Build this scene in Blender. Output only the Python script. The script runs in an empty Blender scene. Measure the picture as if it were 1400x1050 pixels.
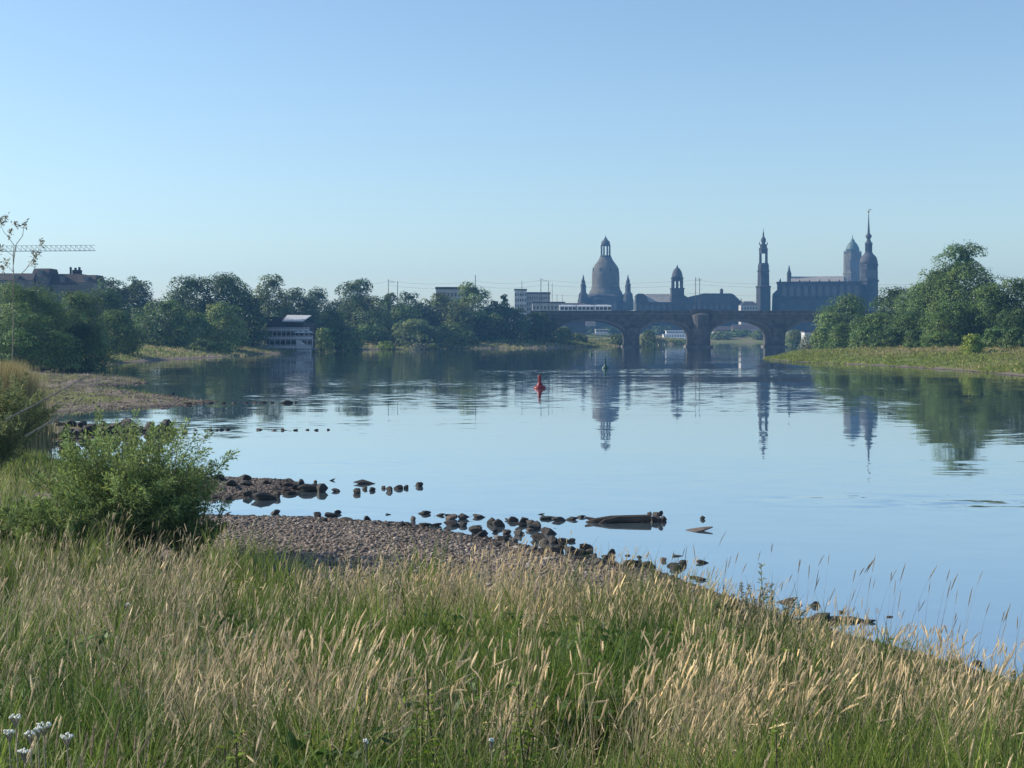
import bpy, bmesh, math, random
import numpy as np
from mathutils import Vector, Matrix

# ------------------------------------------------------------------ camera, sky, sun, exposure
scene = bpy.context.scene
COL = scene.collection
F = 2022.0            # focal length in photo pixels (1400 wide)
EYE = 5.0             # eye height over the water
HOR = 458.0
cam_d = bpy.data.cameras.new("camera")
cam = bpy.data.objects.new("camera", cam_d)
COL.objects.link(cam)
cam.location = (0, 0, EYE)
cam.rotation_euler = (math.radians(90), 0, 0)
cam_d.sensor_width = 36
cam_d.lens = 36 * F / 1400
cam_d.shift_y = -(525 - HOR) / 1400
cam_d.clip_start = 0.1
cam_d.clip_end = 6000
scene.camera = cam

SUN_EL = math.radians(29)
SUN_AZ = math.radians(-78)            # from +Y towards -X
world = bpy.data.worlds.new("World")
scene.world = world
world.use_nodes = True
wn = world.node_tree.nodes
wl = world.node_tree.links
bg = wn["Background"]
sky = wn.new("ShaderNodeTexSky")
sky.sky_type = 'NISHITA'
sky.sun_disc = False
sky.sun_elevation = SUN_EL
sky.sun_rotation = SUN_AZ
sky.altitude = 100
sky.air_density = 1.0
sky.dust_density = 0.6
sky.ozone_density = 1.2
bg.inputs[1].default_value = 0.106
skm = wn.new("ShaderNodeMix"); skm.data_type = 'RGBA'; skm.blend_type = 'MULTIPLY'
skm.inputs[0].default_value = 1.0
skm.inputs[7].default_value = (0.96, 1.06, 1.14, 1)      # clear bluish morning air
wl.new(sky.outputs[0], skm.inputs[6])
wl.new(skm.outputs[2], bg.inputs[0])

sun_d = bpy.data.lights.new("sun", 'SUN')
sun_d.energy = 5.0
sun_d.angle = math.radians(0.5)
sun_d.color = (1.0, 0.905, 0.75)
sun = bpy.data.objects.new("sun", sun_d)
COL.objects.link(sun)
sdir = Vector((math.sin(SUN_AZ) * math.cos(SUN_EL), math.cos(SUN_AZ) * math.cos(SUN_EL), math.sin(SUN_EL)))
sun.rotation_euler = sdir.to_track_quat('Z', 'Y').to_euler()
sun.location = (-60, 40, 120)

scene.view_settings.view_transform = 'Standard'
scene.view_settings.look = 'None'
scene.view_settings.exposure = 0.50
scene.view_settings.gamma = 1.0
scene.cycles.max_bounces = 6
scene.cycles.diffuse_bounces = 2
scene.cycles.glossy_bounces = 3
scene.cycles.transmission_bounces = 3
scene.cycles.transparent_max_bounces = 6
scene.cycles.volume_bounces = 0

rng = np.random.default_rng(11)
random.seed(11)

# ------------------------------------------------------------------ helpers
def PX(px, D):
    return (px - 700.0) / F * D

def PZ(py, D):
    return EYE - (py - HOR) / F * D

def GD(py, z=0.0):
    return (EYE - z) * F / (py - HOR)

def GP(px, py):
    """point of the water level seen at a photo pixel"""
    D = GD(py)
    return (PX(px, D), D)

def tag(o, label=None, cat=None, group=None, kind=None):
    if label: o["label"] = label
    if cat: o["category"] = cat
    if group: o["group"] = group
    if kind: o["kind"] = kind
    return o

def thing(name, label, cat, loc=(0, 0, 0), rz=0.0, group=None):
    o = bpy.data.objects.new(name, None)
    COL.objects.link(o)
    o.location = loc
    o.rotation_euler = (0, 0, rz)
    o.empty_display_size = 0.3
    return tag(o, label, cat, group)

def link_mesh(name, me, mat=None, parent=None):
    if mat is not None and not me.materials:
        me.materials.append(mat)
    o = bpy.data.objects.new(name, me)
    COL.objects.link(o)
    if parent is not None:
        o.parent = parent
    return o

def np_mesh(name, V, faces, cols=None, smooth=False):
    """faces: (N,k) int array"""
    V = np.asarray(V, dtype=np.float32).reshape(-1, 3)
    faces = np.asarray(faces, dtype=np.int32)
    n, k = faces.shape
    me = bpy.data.meshes.new(name)
    me.vertices.add(len(V))
    me.vertices.foreach_set("co", V.ravel())
    me.loops.add(n * k)
    me.loops.foreach_set("vertex_index", faces.ravel())
    me.polygons.add(n)
    me.polygons.foreach_set("loop_start", np.arange(0, n * k, k, dtype=np.int32))
    me.polygons.foreach_set("loop_total", np.full(n, k, dtype=np.int32))
    if smooth:
        me.polygons.foreach_set("use_smooth", np.ones(n, dtype=bool))
    me.update(calc_edges=True)
    if cols is not None:
        c = np.ones((len(V), 4), dtype=np.float32)
        c[:, :3] = cols
        at = me.color_attributes.new("tint", 'FLOAT_COLOR', 'POINT')
        at.data.foreach_set("color", c.ravel())
    return me

class MB:
    """collects shapes and links them as ONE mesh object"""
    def __init__(s):
        s.v = []; s.f = []
    def add(s, vs, fs):
        b = len(s.v)
        s.v += [tuple(p) for p in vs]
        s.f += [tuple(b + i for i in f) for f in fs]
        return s
    def box(s, x0, x1, y0, y1, z0, z1):
        vs = [(x0, y0, z0), (x1, y0, z0), (x1, y1, z0), (x0, y1, z0), (x0, y0, z1), (x1, y0, z1), (x1, y1, z1), (x0, y1, z1)]
        return s.add(vs, [(0, 3, 2, 1), (4, 5, 6, 7), (0, 1, 5, 4), (1, 2, 6, 5), (2, 3, 7, 6), (3, 0, 4, 7)])
    def lathe(s, prof, n=8, cx=0, cy=0, rot=None):
        if rot is None: rot = math.pi / n
        vs = []; fs = []
        for r, z in prof:
            for i in range(n):
                a = rot + 2 * math.pi * i / n
                vs.append((cx + r * math.cos(a), cy + r * math.sin(a), z))
        m = len(prof)
        for j in range(m - 1):
            for i in range(n):
                k = (i + 1) % n
                fs.append((j * n + i, j * n + k, (j + 1) * n + k, (j + 1) * n + i))
        fs.append(tuple(reversed(range(n))))
        fs.append(tuple((m - 1) * n + i for i in range(n)))
        return s.add(vs, fs)
    def tube(s, pts, rads, n=6):
        pts = [Vector(p) for p in pts]
        vs = []; fs = []
        for j, p in enumerate(pts):
            t = (pts[min(j + 1, len(pts) - 1)] - pts[max(j - 1, 0)]).normalized()
            u = t.cross(Vector((0, 0, 1)))
            if u.length < 1e-3: u = t.cross(Vector((1, 0, 0)))
            u.normalize(); w = t.cross(u)
            for i in range(n):
                a = 2 * math.pi * i / n
                q = p + (u * math.cos(a) + w * math.sin(a)) * rads[j]
                vs.append(q)
        for j in range(len(pts) - 1):
            for i in range(n):
                k = (i + 1) % n
                fs.append((j * n + i, j * n + k, (j + 1) * n + k, (j + 1) * n + i))
        fs.append(tuple(reversed(range(n))))
        fs.append(tuple((len(pts) - 1) * n + i for i in range(n)))
        return s.add(vs, fs)
    def prism(s, poly, y0, y1):
        """poly: (x,z) list extruded along y"""
        n = len(poly)
        vs = [(x, y0, z) for x, z in poly] + [(x, y1, z) for x, z in poly]
        fs = [tuple(range(n)), tuple(reversed(range(n, 2 * n)))]
        for i in range(n):
            k = (i + 1) % n
            fs.append((i, n + i, n + k, k))
        return s.add(vs, fs)
    def prismx(s, poly, x0, x1):
        """poly: (y,z) list extruded along x"""
        n = len(poly)
        vs = [(x0, y, z) for y, z in poly] + [(x1, y, z) for y, z in poly]
        fs = [tuple(range(n)), tuple(reversed(range(n, 2 * n)))]
        for i in range(n):
            k = (i + 1) % n
            fs.append((i, n + i, n + k, k))
        return s.add(vs, fs)
    def mesh(s, name, smooth=False):
        me = bpy.data.meshes.new(name)
        me.from_pydata(s.v, [], s.f)
        bm = bmesh.new(); bm.from_mesh(me)
        bmesh.ops.recalc_face_normals(bm, faces=bm.faces)
        bm.to_mesh(me); bm.free()
        if smooth:
            me.polygons.foreach_set("use_smooth", np.ones(len(me.polygons), dtype=bool))
        me.update()
        return me
    def build(s, name, mat, parent=None, smooth=False):
        return link_mesh(name, s.mesh(name, smooth), mat, parent)

def copy_tree(o, parent=None):
    c = o.copy(); COL.objects.link(c)
    if parent is not None: c.parent = parent
    for ch in list(o.children):
        copy_tree(ch, c)
    return c

# ------------------------------------------------------------------ materials
def mat_new(name):
    m = bpy.data.materials.new(name); m.use_nodes = True
    nt = m.node_tree
    return m, nt.nodes, nt.links, nt.nodes["Principled BSDF"]

def mat_plain(name, col, rough=0.8, var=0.25, scale=1.0, metal=0.0, spec=0.3):
    """solid colour broken up by two procedural noises"""
    m, N, L, b = mat_new(name)
    tc = N.new("ShaderNodeTexCoord")
    n1 = N.new("ShaderNodeTexNoise"); n1.inputs["Scale"].default_value = scale; n1.inputs["Detail"].default_value = 5
    L.new(tc.outputs["Object"], n1.inputs["Vector"])
    r = N.new("ShaderNodeMapRange")
    r.inputs[1].default_value = 0.3; r.inputs[2].default_value = 0.7
    r.inputs[3].default_value = 1 - var; r.inputs[4].default_value = 1 + var
    L.new(n1.outputs["Fac"], r.inputs[0])
    mx = N.new("ShaderNodeMix"); mx.data_type = 'RGBA'; mx.blend_type = 'MULTIPLY'
    mx.inputs[0].default_value = 1.0
    mx.inputs[6].default_value = (*col, 1)
    cb = N.new("ShaderNodeCombineColor")
    for i in range(3): L.new(r.outputs[0], cb.inputs[i])
    L.new(cb.outputs[0], mx.inputs[7])
    L.new(mx.outputs[2], b.inputs["Base Color"])
    b.inputs["Roughness"].default_value = rough
    b.inputs["Metallic"].default_value = metal
    b.inputs["Specular IOR Level"].default_value = spec
    return m

def mat_leaf(name, trans=0.35, rough=0.6, tint=(1, 1, 1), gloss=0.25):
    """leaf colour comes from the per-leaf tint"""
    m, N, L, b = mat_new(name)
    at = N.new("ShaderNodeAttribute"); at.attribute_name = "tint"
    mx = N.new("ShaderNodeMix"); mx.data_type = 'RGBA'; mx.blend_type = 'MULTIPLY'
    mx.inputs[0].default_value = 1; mx.inputs[7].default_value = (*tint, 1)
    L.new(at.outputs["Color"], mx.inputs[6])
    L.new(mx.outputs[2], b.inputs["Base Color"])
    b.inputs["Roughness"].default_value = rough
    b.inputs["Specular IOR Level"].default_value = gloss
    tr = N.new("ShaderNodeBsdfTranslucent")
    L.new(mx.outputs[2], tr.inputs["Color"])
    ms = N.new("ShaderNodeMixShader"); ms.inputs[0].default_value = trans
    L.new(b.outputs[0], ms.inputs[1]); L.new(tr.outputs[0], ms.inputs[2])
    L.new(ms.outputs[0], N["Material Output"].inputs["Surface"])
    return m

M = {}
M["leaf"] = mat_leaf("leaf", 0.34)
M["grass"] = mat_leaf("grass_blade", 0.4, 0.55)
M["dry"] = mat_leaf("dry_grass", 0.35, 0.8, gloss=0.15)
M["bark"] = mat_plain("bark", (0.09, 0.07, 0.05), 0.9, 0.4, 8)
M["twig"] = mat_plain("dry_twig", (0.26, 0.23, 0.19), 0.9, 0.3, 10)
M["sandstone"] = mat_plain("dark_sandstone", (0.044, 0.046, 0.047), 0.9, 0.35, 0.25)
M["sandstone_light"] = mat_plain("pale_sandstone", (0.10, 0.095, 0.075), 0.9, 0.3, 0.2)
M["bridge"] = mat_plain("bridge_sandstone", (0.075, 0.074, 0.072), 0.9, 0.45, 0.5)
M["bridge_trim"] = mat_plain("bridge_trim", (0.11, 0.108, 0.10), 0.9, 0.3, 0.5)
M["copper"] = mat_plain("green_copper", (0.085, 0.125, 0.105), 0.6, 0.25, 0.3)
M["slate"] = mat_plain("slate", (0.06, 0.06, 0.065), 0.8, 0.25, 0.4)
M["roof_grey"] = mat_plain("grey_roof", (0.30, 0.28, 0.25), 0.6, 0.2, 0.3)
M["roof_red"] = mat_plain("red_brown_roof", (0.068, 0.056, 0.055), 0.8, 0.25, 0.5)
M["plaster"] = mat_plain("pale_plaster", (0.45, 0.40, 0.33), 0.9, 0.15, 0.3)
M["plaster_grey"] = mat_plain("grey_plaster", (0.38, 0.37, 0.36), 0.9, 0.15, 0.3)
M["weathered"] = mat_plain("weathered_concrete", (0.17, 0.17, 0.17), 0.9, 0.25, 0.5)
M["facade_dark"] = mat_plain("shaded_plaster", (0.17, 0.175, 0.18), 0.9, 0.2, 0.4)  # blue-grey shade on the walls put into the plaster colour
M["roof_lit"] = mat_plain("sunlit_grey_roof", (0.42, 0.43, 0.44), 0.6, 0.1, 0.5)  # lighter copy of the grey roof, sunlight put into its colour
M["concrete"] = mat_plain("concrete", (0.48, 0.48, 0.48), 0.85, 0.2, 0.5)
M["white"] = mat_plain("white_paint", (0.78, 0.78, 0.77), 0.5, 0.06, 1)
M["wood_dark"] = mat_plain("dark_timber", (0.045, 0.038, 0.033), 0.85, 0.3, 3)
M["railing"] = mat_plain("pale_railing", (0.40, 0.41, 0.42), 0.6, 0.15, 2)
M["metal_dark"] = mat_plain("dark_metal", (0.06, 0.065, 0.07), 0.5, 0.2, 2, metal=0.5)
M["steel"] = mat_plain("grey_steel", (0.22, 0.22, 0.22), 0.5, 0.2, 2, metal=0.3)
M["crane"] = mat_plain("crane_steel", (0.35, 0.33, 0.28), 0.6, 0.2, 1)
M["glass"] = mat_plain("dark_glass", (0.03, 0.035, 0.045), 0.12, 0.1, 1, spec=0.6)
M["red"] = mat_plain("red_paint", (0.15, 0.006, 0.011), 0.5, 0.2, 3)
M["green_paint"] = mat_plain("green_paint", (0.012, 0.06, 0.05), 0.45, 0.2, 3)
M["gold"] = mat_plain("gilding", (0.6, 0.42, 0.12), 0.35, 0.1, 2, metal=0.8)
M["petal"] = mat_plain("white_petal", (0.75, 0.75, 0.68), 0.7, 0.08, 40)

def mat_stone(name, col, wet):
    m, N, L, b = mat_new(name)
    tc = N.new("ShaderNodeTexCoord"); oi = N.new("ShaderNodeObjectInfo")
    ad = N.new("ShaderNodeVectorMath"); ad.operation = 'ADD'
    L.new(tc.outputs["Object"], ad.inputs[0]); L.new(oi.outputs["Random"], ad.inputs[1])
    n1 = N.new("ShaderNodeTexNoise"); n1.inputs["Scale"].default_value = 3.5; n1.inputs["Detail"].default_value = 9; n1.inputs["Roughness"].default_value = 0.7
    L.new(ad.outputs[0], n1.inputs["Vector"])
    cr = N.new("ShaderNodeValToRGB")
    cr.color_ramp.elements[0].position = 0.3; cr.color_ramp.elements[0].color = (col[0] * .45, col[1] * .45, col[2] * .45, 1)
    cr.color_ramp.elements[1].position = 0.75; cr.color_ramp.elements[1].color = (col[0] * 1.5, col[1] * 1.5, col[2] * 1.45, 1)
    L.new(n1.outputs["Fac"], cr.inputs[0])
    hs = N.new("ShaderNodeHueSaturation")
    mr = N.new("ShaderNodeMapRange"); mr.inputs[3].default_value = 0.6; mr.inputs[4].default_value = 1.5
    L.new(oi.outputs["Random"], mr.inputs[0]); L.new(mr.outputs[0], hs.inputs["Value"])
    L.new(cr.outputs[0], hs.inputs["Color"])
    L.new(hs.outputs[0], b.inputs["Base Color"])
    b.inputs["Roughness"].default_value = wet
    bp = N.new("ShaderNodeBump"); bp.inputs["Strength"].default_value = 0.5; bp.inputs["Distance"].default_value = 0.05
    L.new(n1.outputs["Fac"], bp.inputs["Height"]); L.new(bp.outputs[0], b.inputs["Normal"])
    return m
M["stone"] = mat_stone("dark_stone", (0.024, 0.0215, 0.021), 0.8)
M["stone_mid"] = mat_stone("brown_stone", (0.085, 0.068, 0.058), 0.85)
M["stone_pale"] = mat_stone("pale_stone", (0.34, 0.30, 0.27), 0.85)
M["pebble"] = mat_leaf("pebbles", 0.0, 0.85, gloss=0.2)

# ------------------------------------------------------------------ terrain
LEFT = [(60, -60), (24, -10), (16, 5), (13, 12), (9.5, 17), (7.3, 21.2), (6.8, 22.6), (5.2, 25.8), (4.2, 28.3), (3.1, 31.4), (1.6, 32.9),
        (.35, 35.2), (-2.7, 39.3), (-5.5, 40.6), (-8.1, 40.9), (-11, 41.5), (-13.2, 43), (-11.5, 44.4)]
for p in [(300, 683), (350, 680), (400, 674), (425, 668), (415, 660), (380, 655), (330, 653), (280, 652), (215, 648), (150, 640), (60, 625), (20, 612),
          (25, 603), (90, 603), (150, 598), (200, 592), (225, 588.5), (205, 584), (150, 581), (40, 580), (10, 574), (30, 568), (120, 562), (190, 558.5), (240, 555.5),
          (275, 552), (300, 549.5), (270, 547), (235, 541), (200, 538), (185, 534.5), (150, 532), (110, 528.5), (160, 526), (195, 524), (200, 520), (185, 516.5), (120, 515),
          (75, 513), (62, 508), (78, 502), (150, 499), (200, 494), (250, 491), (325, 487.2), (345, 485.2), (360, 484.2), (437, 482.3), (480, 478.2),
          (560, 478), (650, 476.6), (740, 476), (800, 475)]:
    LEFT.append(GP(*p))
LEFT += [(48, 652), (77, 778), (119, 842), (118, 880), (90, 930), (40, 990), (-40, 1050), (-200, 1110), (-1500, 1200), (-1500, -60)]
RIGHT = [(120, -60), (80, 60), (66, 120), (64, 150)]
for p in [(1400, 515), (1360, 511), (1300, 506), (1200, 500), (1100, 496), (1050, 492.3), (1043, 490.5), (1065, 485.5), (1090, 480)]:
    RIGHT.append(GP(*p))
RIGHT += [(120, 590), (140, 674), (166, 842), (171, 963), (160, 1010), (100, 1050), (30, 1080), (-60, 1130), (-200, 1200), (-1500, 1300), (-1500, 2600), (1500, 2600), (1500, -60)]

def sdf(P, X, Y):
    """signed distance to polygon, positive inside"""
    P = np.array(P, dtype=float)
    A = P; B = np.roll(P, -1, axis=0)
    d2 = np.full(X.shape, 1e18); ins = np.zeros(X.shape, dtype=bool)
    for (ax, ay), (bx, by) in zip(A, B):
        ex, ey = bx - ax, by - ay
        t = np.clip(((X - ax) * ex + (Y - ay) * ey) / (ex * ex + ey * ey + 1e-12), 0, 1)
        dx = X - ax - t * ex; dy = Y - ay - t * ey
        d2 = np.minimum(d2, dx * dx + dy * dy)
        if abs(ey) > 1e-9:
            c = ((ay > Y) != (by > Y)) & (X < ax + (Y - ay) * ex / ey)
            ins ^= c
    d = np.sqrt(d2)
    return np.where(ins, d, -d)

HL = np.array([(0, 0), (.5, .06), (1.5, .15), (3, .3), (6, .7), (9, 1.2), (12, 1.6), (20, 2.3), (35, 3.2), (60, 5.0), (100, 7), (3000, 9)])
HF = np.array([(0, 0), (1, .07), (3, .16), (8, .32), (14, .6), (22, 1.3), (35, 3.0), (60, 5), (100, 7), (3000, 9)])
HR = np.array([(0, 0), (1, .12), (4, .4), (10, .9), (25, 2.0), (45, 3.3), (80, 6), (3000, 9)])
NG = np.array([(-60, 3.5), (0, 3.3), (4, 2.75), (6, 2.4), (8, 2.0), (12, 1.4), (16, .95), (20, .65), (23, .5), (30, .34), (38, .24)])

def wob(X, Y):
    return (np.sin(X * 1.9 + .7 * np.sin(Y * 1.3)) * np.sin(Y * 1.7 + 1.1 * np.sin(X * .9)) + .6 * np.sin(X * .61 + Y * .83) + .4 * np.sin(X * 3.7 - Y * 2.9))

def ground(X, Y, detail=True):
    X = np.asarray(X, dtype=float); Y = np.asarray(Y, dtype=float)
    dl = sdf(LEFT, X, Y); dr = sdf(RIGHT, X, Y)
    jit = 0
    if detail:
        jit = np.clip(Y / 300, .12, 1.5) * wob(X * 12 / np.clip(Y, 12, 300), Y * 12 / np.clip(Y, 12, 300)) * .5
        dl = dl + jit; dr = dr + jit
    g = np.interp(Y, NG[:, 0], NG[:, 1])
    u = np.clip((Y - 38) / 30, 0, 1)
    g = g + 8 * u * u * (3 - 2 * u)
    fl = np.clip((Y - 42) / 10, 0, 1) * np.clip((235 - Y) / 50, 0, 1)
    hl = np.interp(dl, HL[:, 0], HL[:, 1]) * (1 - fl) + np.interp(dl, HF[:, 0], HF[:, 1]) * fl
    zl = np.where(dl > 0, np.minimum(hl, g), np.maximum(-1.5, .15 * dl - .01))
    zr = np.where(dr > 0, np.interp(dr, HR[:, 0], HR[:, 1]), np.maximum(-1.5, .15 * dr - .01))
    z = np.maximum(zl, zr)
    if detail:
        amp = np.clip(np.maximum(dl, dr), 0, 4) / 4
        z = z + .05 * amp * wob(X * .8, Y * .8) * np.clip(Y / 40, .5, 5)
    return z

def gz(x, y):
    return float(ground(np.array([x]), np.array([y]), False)[0])

def axis(lo, hi, a, b, step, grow):
    c = list(np.arange(a, b + 1e-6, step))
    s = step; x = c[-1]
    while x < hi:
        s *= grow; x += s; c.append(min(x, hi))
    s = step; x = c[0]
    while x > lo:
        s *= grow; x -= s; c.insert(0, max(x, lo))
    return np.array(c)

gx = axis(-1500, 1500, -45, 14, .35, 1.045)
gy = axis(-60, 2600, 4, 60, .35, 1.025)
GX, GY = np.meshgrid(gx, gy)
GZ = ground(GX, GY)
nx, ny = len(gx), len(gy)
idx = np.arange(nx * ny).reshape(ny, nx)
quads = np.stack([idx[:-1, :-1], idx[:-1, 1:], idx[1:, 1:], idx[1:, :-1]], -1).reshape(-1, 4)
V = np.stack([GX, GY, GZ], -1).reshape(-1, 3)
dL = sdf(LEFT, GX, GY); dR = sdf(RIGHT, GX, GY)
# tint.r = how grassy, tint.g = how dry
gr = np.clip((np.maximum(dL, 0) - np.interp(GY, [0, 25, 40, 60, 120, 200, 320], [1, 2, 1.2, 1.2, 5, 3.5, 2.5])) / np.interp(GY, [0, 60, 300], [2, 3, 3]), 0, 1)
edge = np.interp(PX(0, 1) * 0 + GY, [0, 24, 31], [1, 1, 0])
near_beach = (GY > 24.5) & (GY < 46) & (GX > -9.5 - (GY - 30) * .25)
gr = np.where(near_beach, 0, gr)
gr = np.maximum(gr, np.clip((np.maximum(dR, 0) - 1.0) / 1.5, 0, 1))
dry = np.clip(.5 + .5 * np.sin(GX * .07 + 1.3 * np.sin(GY * .031)) * np.sin(GY * .053 + .7), 0, 1)
dry = np.where(dR > 0, np.clip((dR - 10) / 14, 0, 1) * .7 + dry * .3, dry)
cols = np.stack([gr, dry, np.zeros_like(gr)], -1).reshape(-1, 3)
me = np_mesh("ground", V, quads, cols, True)
m, N, L, b = mat_new("ground")
at = N.new("ShaderNodeAttribute"); at.attribute_name = "tint"
sep = N.new("ShaderNodeSeparateColor"); L.new(at.outputs["Color"], sep.inputs[0])
tc = N.new("ShaderNodeTexCoord")
n1 = N.new("ShaderNodeTexNoise"); n1.inputs["Scale"].default_value = 0.5; n1.inputs["Detail"].default_value = 8; n1.inputs["Roughness"].default_value = .65
n2 = N.new("ShaderNodeTexNoise"); n2.inputs["Scale"].default_value = 9; n2.inputs["Detail"].default_value = 6
vo = N.new("ShaderNodeTexVoronoi"); vo.inputs["Scale"].default_value = 14
for n in (n1, n2, vo): L.new(tc.outputs["Object"], n.inputs["Vector"])
gcr = N.new("ShaderNodeValToRGB")
gcr.color_ramp.elements[0].position = .0; gcr.color_ramp.elements[0].color = (.075, .06, .05, 1)
gcr.color_ramp.elements[1].position = 1; gcr.color_ramp.elements[1].color = (.26, .215, .18, 1)
hs = N.new("ShaderNodeMath"); hs.operation = 'MULTIPLY_ADD'; hs.inputs[1].default_value = .5; hs.inputs[2].default_value = 0
vsep = N.new("ShaderNodeSeparateColor"); L.new(vo.outputs["Color"], vsep.inputs[0])
L.new(vsep.outputs[0], hs.inputs[0])
ad2 = N.new("ShaderNodeMath"); ad2.operation = 'MULTIPLY_ADD'; ad2.inputs[1].default_value = .6
L.new(n1.outputs["Fac"], ad2.inputs[0]); L.new(hs.outputs[0], ad2.inputs[2]); L.new(ad2.outputs[0], gcr.inputs[0])
grn = N.new("ShaderNodeValToRGB")
grn.color_ramp.elements[0].position = .3; grn.color_ramp.elements[0].color = (.06, .10, .025, 1)
grn.color_ramp.elements[1].position = .7; grn.color_ramp.elements[1].color = (.15, .19, .045, 1)
L.new(n1.outputs["Fac"], grn.inputs[0])
dcr = N.new("ShaderNodeValToRGB")
dcr.color_ramp.elements[0].position = .3; dcr.color_ramp.elements[0].color = (.11, .10, .045, 1)
dcr.color_ramp.elements[1].position = .7; dcr.color_ramp.elements[1].color = (.24, .19, .10, 1)
L.new(n2.outputs["Fac"], dcr.inputs[0])
mxa = N.new("ShaderNodeMix"); mxa.data_type = 'RGBA'
L.new(sep.outputs[1], mxa.inputs[0]); L.new(grn.outputs[0], mxa.inputs[6]); L.new(dcr.outputs[0], mxa.inputs[7])
fa = N.new("ShaderNodeMath"); fa.operation = 'ADD'; L.new(sep.outputs[0], fa.inputs[0])
fb = N.new("ShaderNodeMath"); fb.operation = 'MULTIPLY_ADD'; fb.inputs[1].default_value = 1.4; fb.inputs[2].default_value = -.7
L.new(n1.outputs["Fac"], fb.inputs[0]); L.new(fb.outputs[0], fa.inputs[1])
fm = N.new("ShaderNodeMapRange"); fm.inputs[1].default_value = .35; fm.inputs[2].default_value = .65
L.new(fa.outputs[0], fm.inputs[0])
mxb = N.new("ShaderNodeMix"); mxb.data_type = 'RGBA'
L.new(fm.outputs[0], mxb.inputs[0]); L.new(gcr.outputs[0], mxb.inputs[6]); L.new(mxa.outputs[2], mxb.inputs[7])
# wet dark strip along the water line
sx = N.new("ShaderNodeSeparateXYZ"); L.new(tc.outputs["Object"], sx.inputs[0])
wt = N.new("ShaderNodeMapRange"); wt.inputs[1].default_value = .02; wt.inputs[2].default_value = .12; wt.inputs[3].default_value = .45; wt.inputs[4].default_value = 1
L.new(sx.outputs[2], wt.inputs[0])
wc = N.new("ShaderNodeCombineColor")
for i in range(3): L.new(wt.outputs[0], wc.inputs[i])
mxc = N.new("ShaderNodeMix"); mxc.data_type = 'RGBA'; mxc.blend_type = 'MULTIPLY'; mxc.inputs[0].default_value = 1
L.new(mxb.outputs[2], mxc.inputs[6]); L.new(wc.outputs[0], mxc.inputs[7])
L.new(mxc.outputs[2], b.inputs["Base Color"])
b.inputs["Roughness"].default_value = .9
b.inputs["Specular IOR Level"].default_value = .15
bp = N.new("ShaderNodeBump"); bp.inputs["Strength"].default_value = .7; bp.inputs["Distance"].default_value = .06
L.new(ad2.outputs[0], bp.inputs["Height"]); L.new(bp.outputs[0], b.inputs["Normal"])
tag(link_mesh("ground", me, m), "river bank of gravel, mud and rough grass on both sides", None, None, "structure")

# ------------------------------------------------------------------ water
me = np_mesh("river_water", [(-1490, -59, 0), (1490, -59, 0), (1490, 1400, 0), (-1490, 1400, 0)], [(0, 1, 2, 3)])
m, N, L, b = mat_new("river_water")
tc = N.new("ShaderNodeTexCoord")
def wave(scale, sx, sy, detail, rot=0.0):
    mp = N.new("ShaderNodeMapping"); mp.inputs["Scale"].default_value = (sx, sy, 1); mp.inputs["Rotation"].default_value = (0, 0, rot)
    L.new(tc.outputs["Object"], mp.inputs[0])
    n = N.new("ShaderNodeTexNoise"); n.inputs["Scale"].default_value = scale; n.inputs["Detail"].default_value = detail
    L.new(mp.outputs[0], n.inputs["Vector"])
    return n
w1 = wave(1.0, .7, 1.6, 4, .15)        # ripples
w2 = wave(.16, .5, 1.6, 3, -.1)        # slow swell of the current
pm = wave(.020, .55, 1.7, 5, .12)      # calm and ruffled areas
pf = wave(.09, .35, 1.8, 4, .05)       # thin ruffled streaks
def vsub(n, k):
    s = N.new("ShaderNodeVectorMath"); s.operation = 'SUBTRACT'; s.inputs[1].default_value = (.5, .5, .5)
    L.new(n.outputs["Color"], s.inputs[0])
    q = N.new("ShaderNodeVectorMath"); q.operation = 'SCALE'
    L.new(s.outputs[0], q.inputs[0])
    if isinstance(k, float): q.inputs["Scale"].default_value = k
    else: L.new(k, q.inputs["Scale"])
    return q
mk = N.new("ShaderNodeMapRange"); mk.inputs[1].default_value = .42; mk.inputs[2].default_value = .62; mk.inputs[3].default_value = .012; mk.inputs[4].default_value = .10
L.new(pm.outputs["Fac"], mk.inputs[0])
mk2 = N.new("ShaderNodeMapRange"); mk2.inputs[1].default_value = .60; mk2.inputs[2].default_value = .70; mk2.inputs[3].default_value = 0; mk2.inputs[4].default_value = .07
L.new(pf.outputs["Fac"], mk2.inputs[0])

# current is livelier from mid-river on than in the sheltered bay
sy_ = N.new("ShaderNodeSeparateXYZ"); L.new(tc.outputs["Object"], sy_.inputs[0])
cal = N.new("ShaderNodeMapRange"); cal.inputs[1].default_value = 35; cal.inputs[2].default_value = 130; cal.inputs[3].default_value = .35; cal.inputs[4].default_value = 1.0
L.new(sy_.outputs[1], cal.inputs[0])
ml = N.new("ShaderNodeMath"); ml.operation = 'MULTIPLY_ADD'; L.new(mk.outputs[0], ml.inputs[0]); L.new(cal.outputs[0], ml.inputs[1]); L.new(mk2.outputs[0], ml.inputs[2])
brz = N.new("ShaderNodeVectorMath"); brz.operation = 'MULTIPLY_ADD'      # a breeze patch off the point
brz.inputs[1].default_value = (1 / 8.0, 1 / 2.6, 0); brz.inputs[2].default_value = (-14.5 / 8.0, -44.5 / 2.6, 0)
L.new(tc.outputs["Object"], brz.inputs[0])
bl_ = N.new("ShaderNodeVectorMath"); bl_.operation = 'LENGTH'; L.new(brz.outputs[0], bl_.inputs[0])
bm_ = N.new("ShaderNodeMapRange"); bm_.inputs[1].default_value = 1.1; bm_.inputs[2].default_value = .4; bm_.inputs[3].default_value = 0; bm_.inputs[4].default_value = 1
L.new(bl_.outputs["Value"], bm_.inputs[0])
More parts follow.
